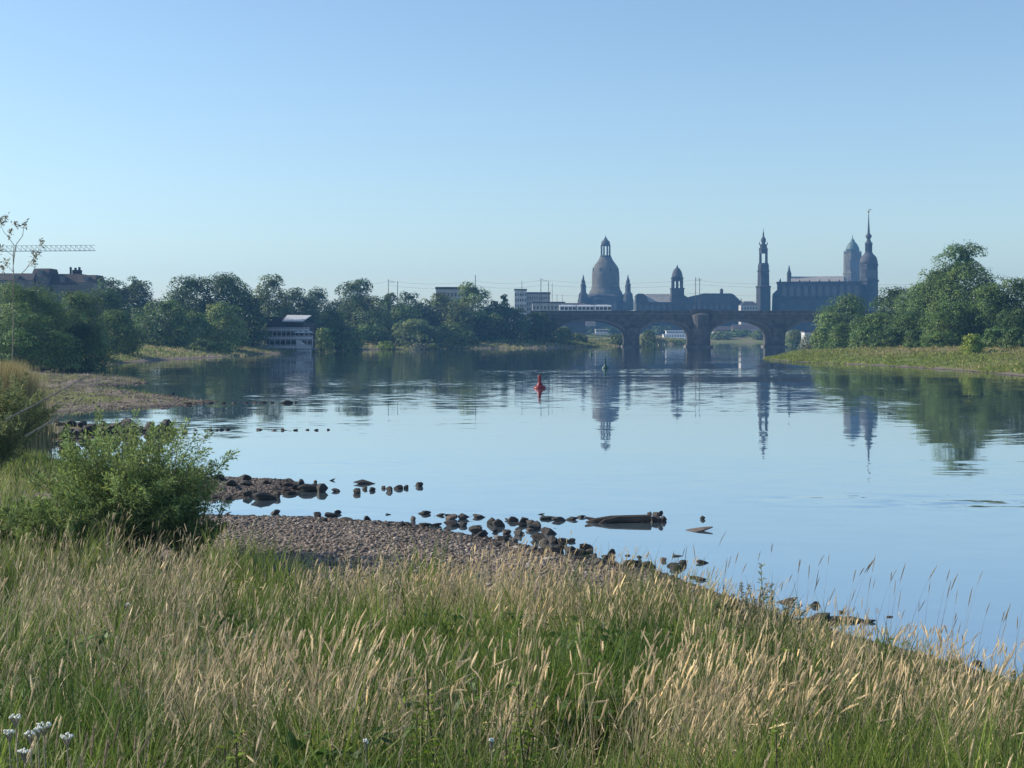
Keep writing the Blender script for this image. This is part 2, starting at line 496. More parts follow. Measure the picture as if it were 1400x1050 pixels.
st_ = wave(.55, .3, 2.6, 4, .06)
sr_ = N.new("ShaderNodeMapRange"); sr_.inputs[1].default_value = .42; sr_.inputs[2].default_value = .56; sr_.inputs[3].default_value = 0; sr_.inputs[4].default_value = .34
L.new(st_.outputs["Fac"], sr_.inputs[0])
bz_ = N.new("ShaderNodeMath"); bz_.operation = 'MULTIPLY_ADD'; L.new(bm_.outputs[0], bz_.inputs[0]); L.new(sr_.outputs[0], bz_.inputs[1]); L.new(ml.outputs[0], bz_.inputs[2])
ml = bz_
a1 = vsub(w1, ml.outputs[0]); a2 = vsub(w2, .012)
ad = N.new("ShaderNodeVectorMath"); ad.operation = 'ADD'; L.new(a1.outputs[0], ad.inputs[0]); L.new(a2.outputs[0], ad.inputs[1])
flat = N.new("ShaderNodeVectorMath"); flat.operation = 'MULTIPLY'; flat.inputs[1].default_value = (1, 1, 0); L.new(ad.outputs[0], flat.inputs[0])
up = N.new("ShaderNodeVectorMath"); up.operation = 'ADD'; up.inputs[1].default_value = (0, 0, 1); L.new(flat.outputs[0], up.inputs[0])
nm = N.new("ShaderNodeVectorMath"); nm.operation = 'NORMALIZE'; L.new(up.outputs[0], nm.inputs[0])
L.new(nm.outputs[0], b.inputs["Normal"])
b.inputs["Base Color"].default_value = (.10, .15, .18, 1)
b.inputs["Roughness"].default_value = .5
b.inputs["Specular IOR Level"].default_value = 0
gl = N.new("ShaderNodeBsdfGlossy"); gl.inputs["Roughness"].default_value = .025
gl.inputs["Color"].default_value = (.95, .96, .97, 1)
L.new(nm.outputs[0], gl.inputs["Normal"])
fr = N.new("ShaderNodeFresnel"); fr.inputs["IOR"].default_value = 1.33
L.new(nm.outputs[0], fr.inputs["Normal"])
fk = N.new("ShaderNodeMapRange"); fk.inputs[3].default_value = .68; fk.inputs[4].default_value = 1.0
L.new(fr.outputs[0], fk.inputs[0])
wm = N.new("ShaderNodeMixShader"); L.new(fk.outputs[0], wm.inputs[0])
L.new(b.outputs[0], wm.inputs[1]); L.new(gl.outputs[0], wm.inputs[2])
L.new(wm.outputs[0], N["Material Output"].inputs["Surface"])
tag(link_mesh("river_water", me, m), "wide calm river mirroring the sky and the skyline", None, None, "structure")

# ------------------------------------------------------------------ bridge
def arch_bridge():
    Y0, Y1 = 604.0, 622.0
    D = Y0
    t = thing("arch_bridge", "long dark sandstone arch bridge crossing the river below the skyline", "bridge", (0, 0, 0))
    zt = PZ(429.5, D)                     # roadway underside
    zp = PZ(424.8, D)                     # parapet top
    x = lambda p: PX(p, D)
    spans = [(757, 856, 438.5), (874, 945, 440), (971, 1054, 439), (1073, 1158, 440), (1177, 1262, 442)]
    zs = PZ(463, D)
    for a, bb, cr in spans:
        xa, xb = x(a), x(bb); zc = PZ(cr, D); mb = MB(); n = 22
        pts = []
        for i in range(n + 1):
            th = math.pi * (1 - i / n)
            pts.append(((xa + xb) / 2 + (xb - xa) / 2 * math.cos(th), zs + (zc - zs) * math.sin(th) ** .85))
        V_, F_ = [], []
        for (px_, pz_) in pts:
            V_ += [(px_, Y0, pz_), (px_, Y0, zt), (px_, Y1, pz_), (px_, Y1, zt)]
        for i in range(n):
            k = 4 * i
            F_ += [(k, k + 4, k + 5, k + 1), (k + 2, k + 3, k + 7, k + 6), (k, k + 2, k + 6, k + 4)]
        mb.add(V_, F_)
        o = mb.build("arch", M["bridge"], t)
        r = MB()                          # proud ring of arch stones
        for yy, s in ((Y0, -1),):
            Vr, Fr = [], []
            for i, (px_, pz_) in enumerate(pts):
                cx_ = (xa + xb) / 2
                dx, dz = px_ - cx_, pz_ - zs + 2
                l = math.hypot(dx, dz)
                ox, oz = px_ + dx / l * .9, min(pz_ + dz / l * .9, zt - .02)
                Vr += [(px_, yy + s * .01, pz_), (ox, yy + s * .01, oz), (px_, yy + s * .18, pz_), (ox, yy + s * .18, oz)]
            for i in range(n):
                k = 4 * i
                Fr += [(k + 2, k + 6, k + 7, k + 3), (k, k + 4, k + 6, k + 2), (k + 1, k + 3, k + 7, k + 5)]
            r.add(Vr, Fr)
        r.build("arch_ring", M["bridge_trim"], o)
    for a, bb, big in ((856, 874, 0), (945, 971, 1), (1054, 1073, 0), (1158, 1177, 0)):
        xa, xb = x(a), x(bb); mb = MB()
        mb.box(xa, xb, Y0 + .02, Y1 - .02, -1.5, zt - .01)
        # cutwaters up- and downstream, with a sloped cap
        cx_ = (xa + xb) / 2; w = (xb - xa) / 2
        for yy, s in ((Y0, -1), (Y1, 1)):
            ztop = PZ(449, D) if not big else zt - .3
            n = 8; V_ = []
            for z_ in (-1.5, ztop):
                for i in range(n + 1):
                    th = math.pi * i / n
                    V_.append((cx_ - w * math.cos(th) * 1.02, yy + s * (w * math.sin(th) * .9 + .03), z_))
            V_.append((cx_, yy + s * .03, ztop + 1.6))
            F_ = [(i, i + 1, n + 2 + i, n + 1 + i) for i in range(n)] + [(n + 1 + i, n + 2 + i, 2 * n + 2) for i in range(n)]
            mb.add(V_, F_)
        if big:
            mb.box(xa - .3, xb + .3, Y0 - 1.2, Y0 - .04, zt - .29, zp + .5)
        o = mb.build("pier", M["bridge"], t)
        b2 = MB(); b2.box(xa - .5, xb + .5, Y0 - w - .7, Y1 + w + .7, -1.4, .75); b2.build("footing", M["bridge_trim"], o)
    ab = MB()
    ab.box(x(728), x(757), Y0 + .03, Y1 - .03, -1, zt - .01); ab.build("abutment", M["bridge"], t)
    ab = MB()
    ab.box(x(1262), x(1420), Y0 + .03, Y1 - .03, -1, zt - .01); ab.build("abutment", M["bridge"], t)
    dk = MB(); dk.box(x(726), x(1430), Y0 - .35, Y1 + .35, zt, zt + .5); dk.build("deck", M["bridge_trim"], t)
    for yy in (Y0 - .25, Y1 - .15):
        pr = MB(); pr.box(x(726), x(1430), yy, yy + .4, zt + .504, zp - .14)
        o = pr.build("parapet", M["bridge"], t)
        cp = MB(); cp.box(x(726), x(1430), yy - .1, yy + .5, zp - .136, zp); cp.build("coping", M["bridge_trim"], o)
    return zp
ZP = arch_bridge()

# overhead line of the railway: masts and wires
def mast(px, py, D, label, arm=True, r=.13):
    xb = PX(px, D); zb = max(gz(xb, D), 0) if abs(D - 613) > 12 else 14.2
    t = thing("catenary_mast", label, "mast", (xb, D, zb), 0, "catenary masts of the railway")
    h = PZ(py, D) - zb
    MB().lathe([(r * 1.3, 0), (r, h)], 8).build("pole", M["metal_dark"], t)
    if arm:
        a = MB(); a.box(r * .5, 2.6, -.05, .05, h - 1.2, h - 1.1); a.tube([(0, 0, h - .3), (2.5, 0, h - 1.1)], [.035, .035], 5); a.build("arm", M["metal_dark"], t)
mast(739.5, 380.5, 611, "tall catenary mast at the left bridge end, taller of a close pair")
mast(750, 384, 616, "slim catenary mast just right of the tallest bridge mast", False, .12)
mast(755, 387, 622, "thin short-topped catenary mast third from the left bridge end", False, .08)
mast(761.5, 403, 610, "short mast above the left end of the white tram", False, .07)
mast(768.7, 403, 612, "short mast rising out of the middle left of the tram", False, .07)
mast(951, 379, 611, "catenary mast left of the close pair over the middle pier", True, .12)
mast(956.5, 380, 618, "catenary mast right of the close pair over the middle pier", False, .12)
mast(531, 382, 600, "dark mast above the left treeline, left of two", True, .12)
mast(543.6, 384, 604, "dark mast above the left treeline, right of two", False, .12)
mast(650, 376, 610, "mast tip poking above the tall pale green tree", False, .14)
mast(713.5, 384, 640, "thin aerial mast on the flat roofed grey block", False, .1)
def wire(pts, label):
    mb = MB()
    for (pa, ya, Da), (pb, yb, Db) in zip(pts[:-1], pts[1:]):
        A = Vector((PX(pa, Da), Da, PZ(ya, Da))); B = Vector((PX(pb, Db), Db, PZ(yb, Db)))
        q = [A.lerp(B, i / 8) - Vector((0, 0, 1.3 * 4 * (i / 8) * (1 - i / 8))) for i in range(9)]
        mb.tube(q, [.028] * 9, 4)
    tag(mb.build("overhead_wire", M["metal_dark"]), label, "wire", "overhead wires of the railway")
wire([(480, 384, 602), (531, 384, 600), (650, 384, 610), (739.5, 383, 611), (951, 383, 611), (1100, 384, 611), (1290, 386, 611)], "topmost thin overhead wire running along the whole bridge")
wire([(531, 390, 600), (650, 390, 610), (739.5, 389.5, 611), (951, 389, 611), (1240, 391, 611)], "second thin overhead wire just under the topmost one")
wire([(739.5, 402, 613), (951, 401, 613), (1250, 402, 613)], "lowest overhead wire hanging close above the bridge traffic")

# tram on the bridge
t = thing("tram", "white tram with dark windows crossing the left part of the bridge", "tram", (PX(800, 612), 612, PZ(429.5, 604) + .52))
hw = PX(836, 612) - PX(800, 612)
for k in range(3):
    x0 = -hw + k * 2 * hw / 3 + .15; x1 = -hw + (k + 1) * 2 * hw / 3 - .15
    c = MB(); c.prismx([(-1.25, .45), (1.25, .45), (1.25, 2.9), (.9, 3.35), (-.9, 3.35), (-1.25, 2.9)], x0, x1)
    body = c.build("car_body", M["white"], t)
    wv = MB()
    for i in range(4):
        wv.box(x0 + .6 + i * 1.65, x0 + 1.9 + i * 1.65, -1.28, -1.252, 1.35, 2.55)
    wv.build("window", M["glass"], body)
    u = MB(); u.box(x0 + .8, x1 - .8, -1.0, 1.0, .02, .446); u.build("bogie", M["metal_dark"], t)
    if k < 2:
        g_ = MB(); g_.box(x1 + .002, x1 + .298, -1.1, 1.1, .5, 3.0); g_.build("bellows", M["metal_dark"], t)
    rv = MB(); rv.box(x0 + 1.2, x1 - 1.2, -.6, .6, 3.352, 3.62); rv.build("roof_unit", M["railing"], body)
pn = MB(); pn.tube([(0, 0, 3.6), (.9, 0, 4.2), (0, 0, 4.8)], [.03] * 3, 5); pn.build("pantograph", M["metal_dark"], t)

# ------------------------------------------------------------------ skyline
def tower_frame(px, D):
    return PX(px, D), 1.0 / F * D
BASE = 8.0

def windows(parent, xs, z0, z1, w, y, mat="glass", arch=True):
    for xc in xs:
        mb = MB()
        poly = [(xc - w / 2, z0), (xc + w / 2, z0), (xc + w / 2, z1 - w / 2 if arch else z1)]
        if arch:
            for i in range(1, 6):
                a = math.pi * i / 6
                poly.append((xc + w / 2 * math.cos(a), z1 - w / 2 + w / 2 * math.sin(a)))
        poly.append((xc - w / 2, z1 - w / 2 if arch else z1))
        mb.prism(poly, y - .12, y + .05)
        mb.build("window", M[mat], parent)

# domed church (bell shaped stone dome with open lantern)
def domed_church():
    D = 1350.0; px = 828; s = D / F
    t = thing("domed_church", "great bell domed stone church with open lantern and four corner turrets", "church", (PX(px, D), D, BASE), -math.atan2(px - 700, F))
    z = lambda py: PZ(py, D) - BASE
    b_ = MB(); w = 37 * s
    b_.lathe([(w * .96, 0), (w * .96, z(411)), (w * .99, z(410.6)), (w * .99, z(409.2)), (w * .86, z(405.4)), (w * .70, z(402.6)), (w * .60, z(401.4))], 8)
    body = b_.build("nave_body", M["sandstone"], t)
    windows(body, [-6 * s * 2, 0, 6 * s * 2], z(424) + 0, z(414), 3.4, -w * .96 * math.cos(math.pi / 8))
    d = MB()
    prof = [(23.5 * s, z(407)), (23 * s, z(401.5)), (22.2 * s, z(399)), (20.4 * s, z(396.5)), (19.5 * s, z(393)), (18.9 * s, z(389)), (19.0 * s, z(381)), (18.8 * s, z(374)),
            (18.1 * s, z(369)), (16.8 * s, z(365.4)), (14.9 * s, z(362.3)), (12.6 * s, z(359.4)), (10.4 * s, z(356.4)), (8.8 * s, z(353.4)), (8.0 * s, z(351.6))]
    d.lathe(prof, 24)
    dome = d.build("dome", M["sandstone_light"], t, True)
    for i in range(8):
        a = math.pi / 8 + i * math.pi / 4
        dm = MB(); dm.box(-.9, .9, -.9, .9, 0, 2.6); dm.prism([(-1.2, 2.6), (1.2, 2.6), (0, 3.6)], -1, 1)
        o = dm.build("dormer", M["sandstone"], dome)
        o.location = (math.sin(a) * 17.2 * s, -math.cos(a) * 17.2 * s, z(372)); o.rotation_euler = (0, 0, a)
    ln = MB()
    ln.lathe([(8.2 * s, z(351.6)), (8.2 * s, z(350.8)), (7.4 * s, z(350.6)), (7.4 * s, z(349.4))], 16)
    for i in range(8):
        a = math.pi / 8 + i * math.pi / 4
        ln.lathe([(1.35 * s, z(349.6)), (1.2 * s, z(336.2))], 8, math.sin(a) * 6.0 * s, -math.cos(a) * 6.0 * s)
    ln.lathe([(7.0 * s, z(336.4)), (7.2 * s, z(335.2)), (6.2 * s, z(334.8))], 16)
    la = ln.build("lantern", M["sandstone"], t)
    cp = MB(); cp.lathe([(6.0 * s, z(334.9)), (6.3 * s, z(333.2)), (5.6 * s, z(330.4)), (3.6 * s, z(328.6)), (2.3 * s, z(327.2)), (1.7 * s, z(325.4)), (.8 * s, z(324.4)), (.25 * s, z(322.8)), (.12 * s, z(320.4))], 16)
    cp.build("lantern_cap", M["slate"], t, True)
    for sx in (-1, 1):
        for sy, q in ((-1, 1.0), (1, 1.0)):
            tb = MB(); cx_, cy_ = sx * 30.3 * s, sy * 26 * s
            tb.lathe([(8.2 * s, z(424)), (8.0 * s, z(412)), (6.8 * s, z(407.5)), (6.4 * s, z(403)), (4.4 * s, z(400.6)), (4.2 * s, z(399.6)), (3.7 * s, z(399.4)), (3.5 * s, z(391.6)), (4.1 * s, z(391)), (3.6 * s, z(389.6)),
                      (2.2 * s, z(387.4)), (2.7 * s, z(385.6)), (2.1 * s, z(383.4)), (.9 * s, z(381.6)), (.8 * s, z(380)), (.15 * s, z(376))], 8, cx_, cy_)
            o = tb.build("turret", M["sandstone"], t)
    return t
domed_church()

# gallery building with small domed tower in the middle
def tower_house():
    D = 1180.0; px = 926.5; s = D / F
    t = thing("tower_house", "long dark building with a slim domed tower over the bridge middle", "building", (PX(px, D), D, BASE))
    z = lambda py: PZ(py, D) - BASE
    X_ = lambda p: (p - px) * s
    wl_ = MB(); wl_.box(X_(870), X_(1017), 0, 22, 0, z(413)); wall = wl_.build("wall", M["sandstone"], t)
    windows(wall, [X_(p) for p in range(876, 1014, 8)], z(423), z(416.5), 2.0, 0)
    rf = MB(); rf.prismx([(-.5, z(413)), (22.5, z(413)), (14, z(401.4)), (8, z(401.4))], X_(884), X_(917)); rf.build("roof", M["roof_grey"], t)
    gb = MB(); gb.prism([(X_(869), z(414)), (X_(869.6), z(404)), (X_(871), z(402.4)), (X_(873.4), z(401.2)), (X_(879.6), z(401.6)), (X_(882.6), z(403.4)), (X_(886), z(411)), (X_(887), z(414))], -.8, 14); gb.build("gable", M["sandstone"], t)
    rf = MB(); rf.prism([(X_(935), z(413)), (X_(936), z(403.6)), (X_(941), z(406.5)), (X_(949), z(404)), (X_(960), z(402.2)), (X_(962), z(401)), (X_(1000), z(401)), (X_(1003.5), z(402.5)), (X_(1012), z(410.6)), (X_(1015), z(413))], 1, 20); rf.build("roof", M["slate"], t)
    tr = MB(); tr.lathe([(2.4 * s, z(401.5)), (2.3 * s, z(397.4)), (2.7 * s, z(397)), (2.0 * s, z(395)), (.3 * s, z(393.6))], 8, X_(988.6), 9); tr.build("roof_turret", M["slate"], t)
    sp = MB(); sp.lathe([(.5, z(413)), (.3, z(408))], 6, X_(1014.5), 5); sp.build("finial", M["slate"], t)
    q = 8.6 * s
    tw = MB(); tw.box(-q, q, -1.5, 2 * q - 1.5, 0, z(395)); tw.box(-q - .5, q + .5, -2, 2 * q - 1, z(395) + .01, z(393.8)); tw.build("tower_shaft", M["sandstone"], t)
    bl = MB(); e = 7.4 * s
    for a in (-1, 0, 1):
        for c_ in (-1, 0, 1):
            if a == 0 and c_ == 0: continue
            hx = (1.5 if a else 1.1) * s
            bl.box(a * (e - 1.5 * s) - hx, a * (e - 1.5 * s) + hx, q - 1.5 + c_ * (e - 1.5 * s) - 1.4 * s, q - 1.5 + c_ * (e - 1.5 * s) + 1.4 * s, z(393.8) + .01, z(384))
    bl.box(-e, e, q - 1.5 - e, q - 1.5 + e, z(384) + .01, z(380.5)); bl.box(-e - .6, e + .6, q - 2.1 - e, q - .9 + e, z(380.5) + .01, z(379.6))
    bl.build("belfry", M["sandstone"], t)
    cp = MB(); cp.lathe([(7.6 * s, z(379.6)), (7.5 * s, z(377)), (6.6 * s, z(373)), (5.2 * s, z(369.6)), (3.2 * s, z(366.8)), (1.5 * s, z(365.6)), (1.0 * s, z(363.6)), (.4 * s, z(363)), (.14 * s, z(360.6))], 16, 0, q - 1.5); cp.build("dome", M["slate"], t, True)
tower_house()

# court church: open bell tower and long nave
def court_church():
    D = 1205.0; px = 1043.7; s = D / F
    t = thing("court_church", "baroque church with slender open belfry tower and long high nave", "church", (PX(px, D), D, BASE), -math.atan2(px - 700, F))
    z = lambda py: PZ(py, D) - BASE
    X_ = lambda p: (p - px) * s
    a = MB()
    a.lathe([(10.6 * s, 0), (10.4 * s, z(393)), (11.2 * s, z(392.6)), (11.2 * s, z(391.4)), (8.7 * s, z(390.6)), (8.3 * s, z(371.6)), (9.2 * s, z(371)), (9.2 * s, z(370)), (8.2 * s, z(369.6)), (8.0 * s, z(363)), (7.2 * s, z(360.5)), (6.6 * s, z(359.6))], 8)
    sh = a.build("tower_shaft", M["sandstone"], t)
    windows(sh, [0], z(388), z(376), 3.0, -8.2 * s * math.cos(math.pi / 8))
    bl = MB()
    for i in range(4):
        an = math.pi / 4 + i * math.pi / 2
        bl.lathe([(2.0 * s, z(359.8)), (1.85 * s, z(346.2))], 8, math.sin(an) * 5.7 * s, -math.cos(an) * 5.7 * s)
    bl.lathe([(6.4 * s, z(346.4)), (6.2 * s, z(341.5)), (6.9 * s, z(340.8)), (6.9 * s, z(340)), (5.4 * s, z(339.4)), (5.0 * s, z(335.4)), (5.5 * s, z(334.8)), (4.2 * s, z(334))], 8)
    bl.build("belfry", M["sandstone"], t)
    for sg in (-1, 1):
        fi = MB(); fi.lathe([(.9 * s, z(334.6)), (.6 * s, z(332)), (.1 * s, z(330.5))], 6, sg * 5.2 * s, -2); fi.build("statue", M["sandstone"], t)
    cp = MB(); cp.lathe([(3.0 * s, z(334.2)), (2.4 * s, z(332.6)), (3.6 * s, z(329.6)), (3.7 * s, z(328)), (2.9 * s, z(325.8)), (1.5 * s, z(324.2)), (1.1 * s, z(322)), (1.3 * s, z(320.6)), (.9 * s, z(318.6)), (.35 * s, z(316)), (.15 * s, z(311.5))], 12); cp.build("spire_cap", M["slate"], t, True)
    nv = MB(); nv.box(X_(1062.5), X_(1175), 4, 34, 0, z(386.4)); nv.box(X_(1061.5), X_(1176), 3.2, 34.8, z(386.4) + .01, z(385)); nave = nv.build("nave", M["sandstone"], t)
    windows(nave, [X_(p) for p in np.linspace(1072, 1168, 11)], z(405), z(390.5), 3.4, 4)
    for p in np.linspace(1067, 1173, 12):
        pl = MB(); pl.box(X_(p) - .7, X_(p) + .7, 3.55, 3.99, 0, z(386.5)); pl.build("pilaster", M["sandstone"], nave)
    for p in np.linspace(1066, 1172, 9):
        st = MB(); st.lathe([(.8, z(385) + .02), (.55, z(383.4)), (.35, z(382.6)), (.1, z(382.0))], 6, X_(p), 4.5); st.build("statue", M["sandstone"], nave)
    ai = MB(); ai.box(X_(1064), X_(1172), -6, 3.98, 0, z(411)); ai.build("side_aisle", M["sandstone"], t)
    rf = MB(); rf.prismx([(5, z(385) + .02), (33, z(385) + .02), (24, z(377.4)), (13, z(377.4))], X_(1081), X_(1152)); rf.prism([(X_(1152), z(385) + .02), (X_(1157), z(383)), (X_(1152), z(377.5))], 10, 26); rf.build("roof", M["roof_grey"], t)
    gb = MB(); gb.prism([(X_(1054), 0), (X_(1056), z(402)), (X_(1062), z(396)), (X_(1066), z(388)), (X_(1072), z(386))  , (X_(1072), 0)], 6, 30); gb.build("front_gable", M["sandstone"], t)
    tu = MB(); tu.lathe([(3.3 * s, z(387)), (3.2 * s, z(374.4)), (3.6 * s, z(374)), (2.4 * s, z(371)), (1.7 * s, z(368.6)), (1.2 * s, z(366)), (.2 * s, z(361.6))], 8, X_(1078.6), 12); tu.build("ridge_turret", M["sandstone"], t)
    tu = MB(); tu.lathe([(1.6 * s, z(392)), (1.3 * s, z(384)), (.2 * s, z(379.6))], 8, X_(1066.6), 8); tu.build("ridge_turret", M["sandstone"], t)
    lk = MB(); lk.box(X_(1014), X_(1034), 10, 20, 0, z(414)); lk.prismx([(9, z(414)), (21, z(414)), (15, z(410.8))], X_(1013), X_(1034)); lk.build("link_wing", M["plaster_grey"], t)
court_church()

def town_hall():
    D = 1700.0; px = 1165.6; s = D / F
    t = thing("town_hall_tower", "stone tower with rounded green copper dome left of the needle spire", "tower", (PX(px, D), D, BASE))
    z = lambda py: PZ(py, D) - BASE
    a = MB()
    a.lathe([(12.8 * s, 0), (12.6 * s, z(375)), (13.3 * s, z(374.6)), (13.3 * s, z(373.6)), (12.4 * s, z(373)), (12.2 * s, z(350)), (12.0 * s, z(346.5))], 8)
    sh = a.build("tower_shaft", M["sandstone_light"], t)
    windows(sh, [-4.2 * s, 0, 4.2 * s], z(370), z(355), 3.2, -12.3 * s * math.cos(math.pi / 8))
    b_ = MB(); b_.lathe([(9.6 * s, z(346.5)), (9.3 * s, z(343)), (10 * s, z(342.4))], 8)
    b_.build("dome_drum", M["sandstone_light"], t)
    for i in range(8):
        an = math.pi / 8 + i * math.pi / 4
        fi = MB(); fi.lathe([(1.1 * s, z(347)), (.8 * s, z(344.6)), (.12 * s, z(342.4))], 6, math.sin(an) * 11.2 * s, -math.cos(an) * 11.2 * s); fi.build("pinnacle", M["sandstone"], t)
    c = MB(); c.lathe([(9.4 * s, z(342.4)), (9.0 * s, z(340)), (7.4 * s, z(336)), (5.2 * s, z(332.6)), (3.4 * s, z(330.8)), (3.0 * s, z(330)), (2.7 * s, z(328.4)), (1.4 * s, z(327)), (.7 * s, z(326)), (.12 * s, z(320.5))], 16); c.build("dome", M["copper"], t, True)
town_hall()

def needle_tower():
    D = 1225.0; px = 1187.6; s = D / F
    t = thing("spire_tower", "round shouldered stone tower with tall needle spire, tallest of the skyline", "tower", (PX(px, D), D, BASE))
    z = lambda py: PZ(py, D) - BASE
    a = MB()
    a.lathe([(12.9 * s, 0), (12.7 * s, z(386)), (14 * s, z(385)), (14.2 * s, z(383.2)), (12.4 * s, z(382.6)), (12.2 * s, z(365)), (13.0 * s, z(362.6)), (13.0 * s, z(361.4)), (12.2 * s, z(361))], 8)
    sh = a.build("tower_shaft", M["sandstone"], t)
    windows(sh, [-5 * s, 0, 5 * s], z(380), z(369), 2.6, -12.3 * s * math.cos(math.pi / 8))
    hd = MB(); hd.lathe([(12.2 * s, z(361)), (12.0 * s, z(357)), (10.8 * s, z(352.6)), (8.6 * s, z(349.4)), (6.4 * s, z(347.6)), (5.8 * s, z(346.6))], 16); hd.build("curved_hood", M["slate"], t, True)
    ln = MB(); ln.lathe([(5.8 * s, z(346.7)), (5.8 * s, z(345.4)), (4.6 * s, z(345)), (4.6 * s, z(343.6))], 12)
    for i in range(8):
        an = math.pi / 8 + i * math.pi / 4
        ln.lathe([(.95 * s, z(343.8)), (.9 * s, z(334.2))], 6, math.sin(an) * 4.0 * s, -math.cos(an) * 4.0 * s)
    ln.lathe([(3.0 * s, z(343.7)), (3.0 * s, z(334.2))], 8)
    ln.lathe([(5.2 * s, z(334.4)), (5.5 * s, z(332.6)), (4.0 * s, z(331.4)), (2.6 * s, z(328.6)), (2.2 * s, z(326.6))], 12)
    ln.build("lantern", M["sandstone"], t)
    sp = MB(); sp.lathe([(2.2 * s, z(326.6)), (4.0 * s, z(324.2)), (4.3 * s, z(322.8)), (3.2 * s, z(320.8)), (1.9 * s, z(319.4)), (1.5 * s, z(316)), (1.0 * s, z(306)), (.5 * s, z(294)), (.3 * s, z(290))], 12)
    spire = sp.build("needle_spire", M["slate"], t, True)
    v = MB(); v.lathe([(.1, z(291)), (.9, z(289.8)), (1.0, z(289.2)), (.1, z(288))], 10); v.box(-.08, .08, -.08, .08, z(288), z(285.5)); v.box(.08, 2.2, -.05, .05, z(287.4), z(286.2)); v.build("weather_vane", M["gold"], spire)
needle_tower()

# further city blocks
def block(name, label, x0p, x1p, topp, D, depth, mat, roof=None, rh=0, nwin=6, rows=2, cat="building", group=None, base=None):
    xc = PX((x0p + x1p) / 2, D); w = PX(x1p, D) - PX(x0p, D)
    bz = gz(xc, D) - .3 if base is None else base
    t = thing(name, label, cat, (xc, D, bz), 0, group)
    h = PZ(topp, D) - bz
    hh = h - rh
    wmb = MB(); wmb.box(-w / 2, w / 2, 0, depth, 0, hh); wall = wmb.build("wall", M[mat], t)
    for r in range(rows):
        zc = hh - 2.4 - r * 3.2
        if zc < 1: break
        for i in range(nwin):
            xx = -w / 2 + w * (i + .5) / nwin
            ww = min(1.3, w / nwin * .55)
            mb = MB(); mb.box(xx - ww / 2, xx + ww / 2, -.06, .05, zc - .8, zc + .8); mb.build("window", M["glass"], wall)
    if roof == "gable":
        rf = MB(); rf.prismx([(-.5, hh + .01), (depth + .5, hh + .01), (depth / 2, h)], -w / 2 - .4, w / 2 + .4); rf.build("roof", M["roof_red"], t)
    elif roof == "hip":
        rf = MB(); rf.lathe([(1, hh + .01), (.45, h)], 4); o = rf.build("roof", M["slate"], t)
        for v in o.data.vertices: v.co.x *= w * .735; v.co.y = v.co.y * depth * .735 + depth / 2
    elif roof == "flat":
        rf = MB(); rf.box(-w / 2 - .3, w / 2 + .3, -.3, depth + .3, hh + .01, h); rf.build("roof", M["slate"], t)
    return t
block("office_block", "pale flat topped grey block beside the left bridge end", 703.6, 719.8, 395, 840, 14, "concrete", "flat", .8, 5, 4)
block("office_block", "wide grey block with long window bands behind the left bridge end", 719.9, 752, 399.4, 845, 16, "plaster_grey", "flat", 1.0, 10, 4)
block("low_annex", "low grey flat annex in front of the wide grey block", 728, 772, 412.5, 800, 12, "plaster_grey", "flat", .8, 9, 2)
block("low_annex", "long low tan roofed house left of the domed church", 770, 800, 414, 1000, 12, "sandstone", "gable", 3, 8, 2)
block("flat_roof_block", "pale flat roofed slab peeping over the treetops right of the tall masts", 596, 640, 392.3, 660, 14, "plaster_grey", "flat", 1.0, 9, 3)
block("distant_house", "low distant slate roofed house left of the slender church tower", 1013, 1036, 412, 1150, 12, "plaster_grey", "hip", 3, 6, 2)
block("distant_house", "reddish low houses on the far bank seen through the widest arch", 978, 1000, 446, 1120, 12, "roof_red", "gable", 3, 6, 1)
block("distant_house", "pale houses on the far bank seen through the widest arch", 1003, 1032, 443.5, 1130, 12, "plaster", "gable", 3.5, 8, 2)
block("distant_house", "small grey house under the bridge arch beside the right bank trees", 1100, 1118, 453, 720, 8, "plaster_grey", "flat", .5, 4, 1)
block("terrace_wall", "long dark stone terrace wall on the far bank beyond the arches", 700, 972, 446, 1160, 10, "sandstone", "flat", .6, 22, 1, "wall")

# excursion boats on the far bank
def boat(px0, px1, py_top, D, label):
    x0, x1 = PX(px0, D), PX(px1, D); L_ = x1 - x0
    t = thing("excursion_boat", label, "boat", ((x0 + x1) / 2, D, 0), 0, "white boats moored beyond the arches")
    h = PZ(py_top, D); l = L_ / 2
    hl = MB(); V_ = []
    sec = [(-1, .2), (-.85, 1), (.7, 1), (1, .05)]
    for u, ww in sec:
        V_ += [(u * l * .94, -2.4 * ww, .05), (u * l, -2.8 * ww, h * .38), (u * l, 2.8 * ww, h * .38), (u * l * .94, 2.4 * ww, .05)]
    F_ = []
    for i in range(3):
        for k in range(4):
            F_.append((i * 4 + k, i * 4 + (k + 1) % 4, i * 4 + 4 + (k + 1) % 4, i * 4 + 4 + k))
    F_ += [(3, 2, 1, 0), (12, 13, 14, 15)]
    hl.add(V_, F_); hl.build("hull", M["white"], t)
    for j, (a, bb) in enumerate(((-.8, .68), (-.62, .5))):
        z0 = h * (.385 + .31 * j); z1 = h * (.66 + .31 * j)
        dk = MB(); dk.box(a * l, bb * l, -2.3 + j * .3, 2.3 - j * .3, z0, z1); o = dk.build("deckhouse", M["white"], t)
        for i in range(9):
            xx = a * l + (bb - a) * l * (i + .5) / 9
            wv = MB(); wv.box(xx - l * .05, xx + l * .05, -2.36 + j * .3, -2.25 + j * .3, z0 + (z1 - z0) * .35, z0 + (z1 - z0) * .75); wv.build("window", M["glass"], o)
        rf = MB(); rf.box(a * l - .5, bb * l + .5, -2.6 + j * .3, 2.6 - j * .3, z1 + .01, z1 + h * .03); rf.build("roof", M["railing"], o)
boat(808, 838, 449.5, 900, "white two decked excursion boat seen through the left arch")
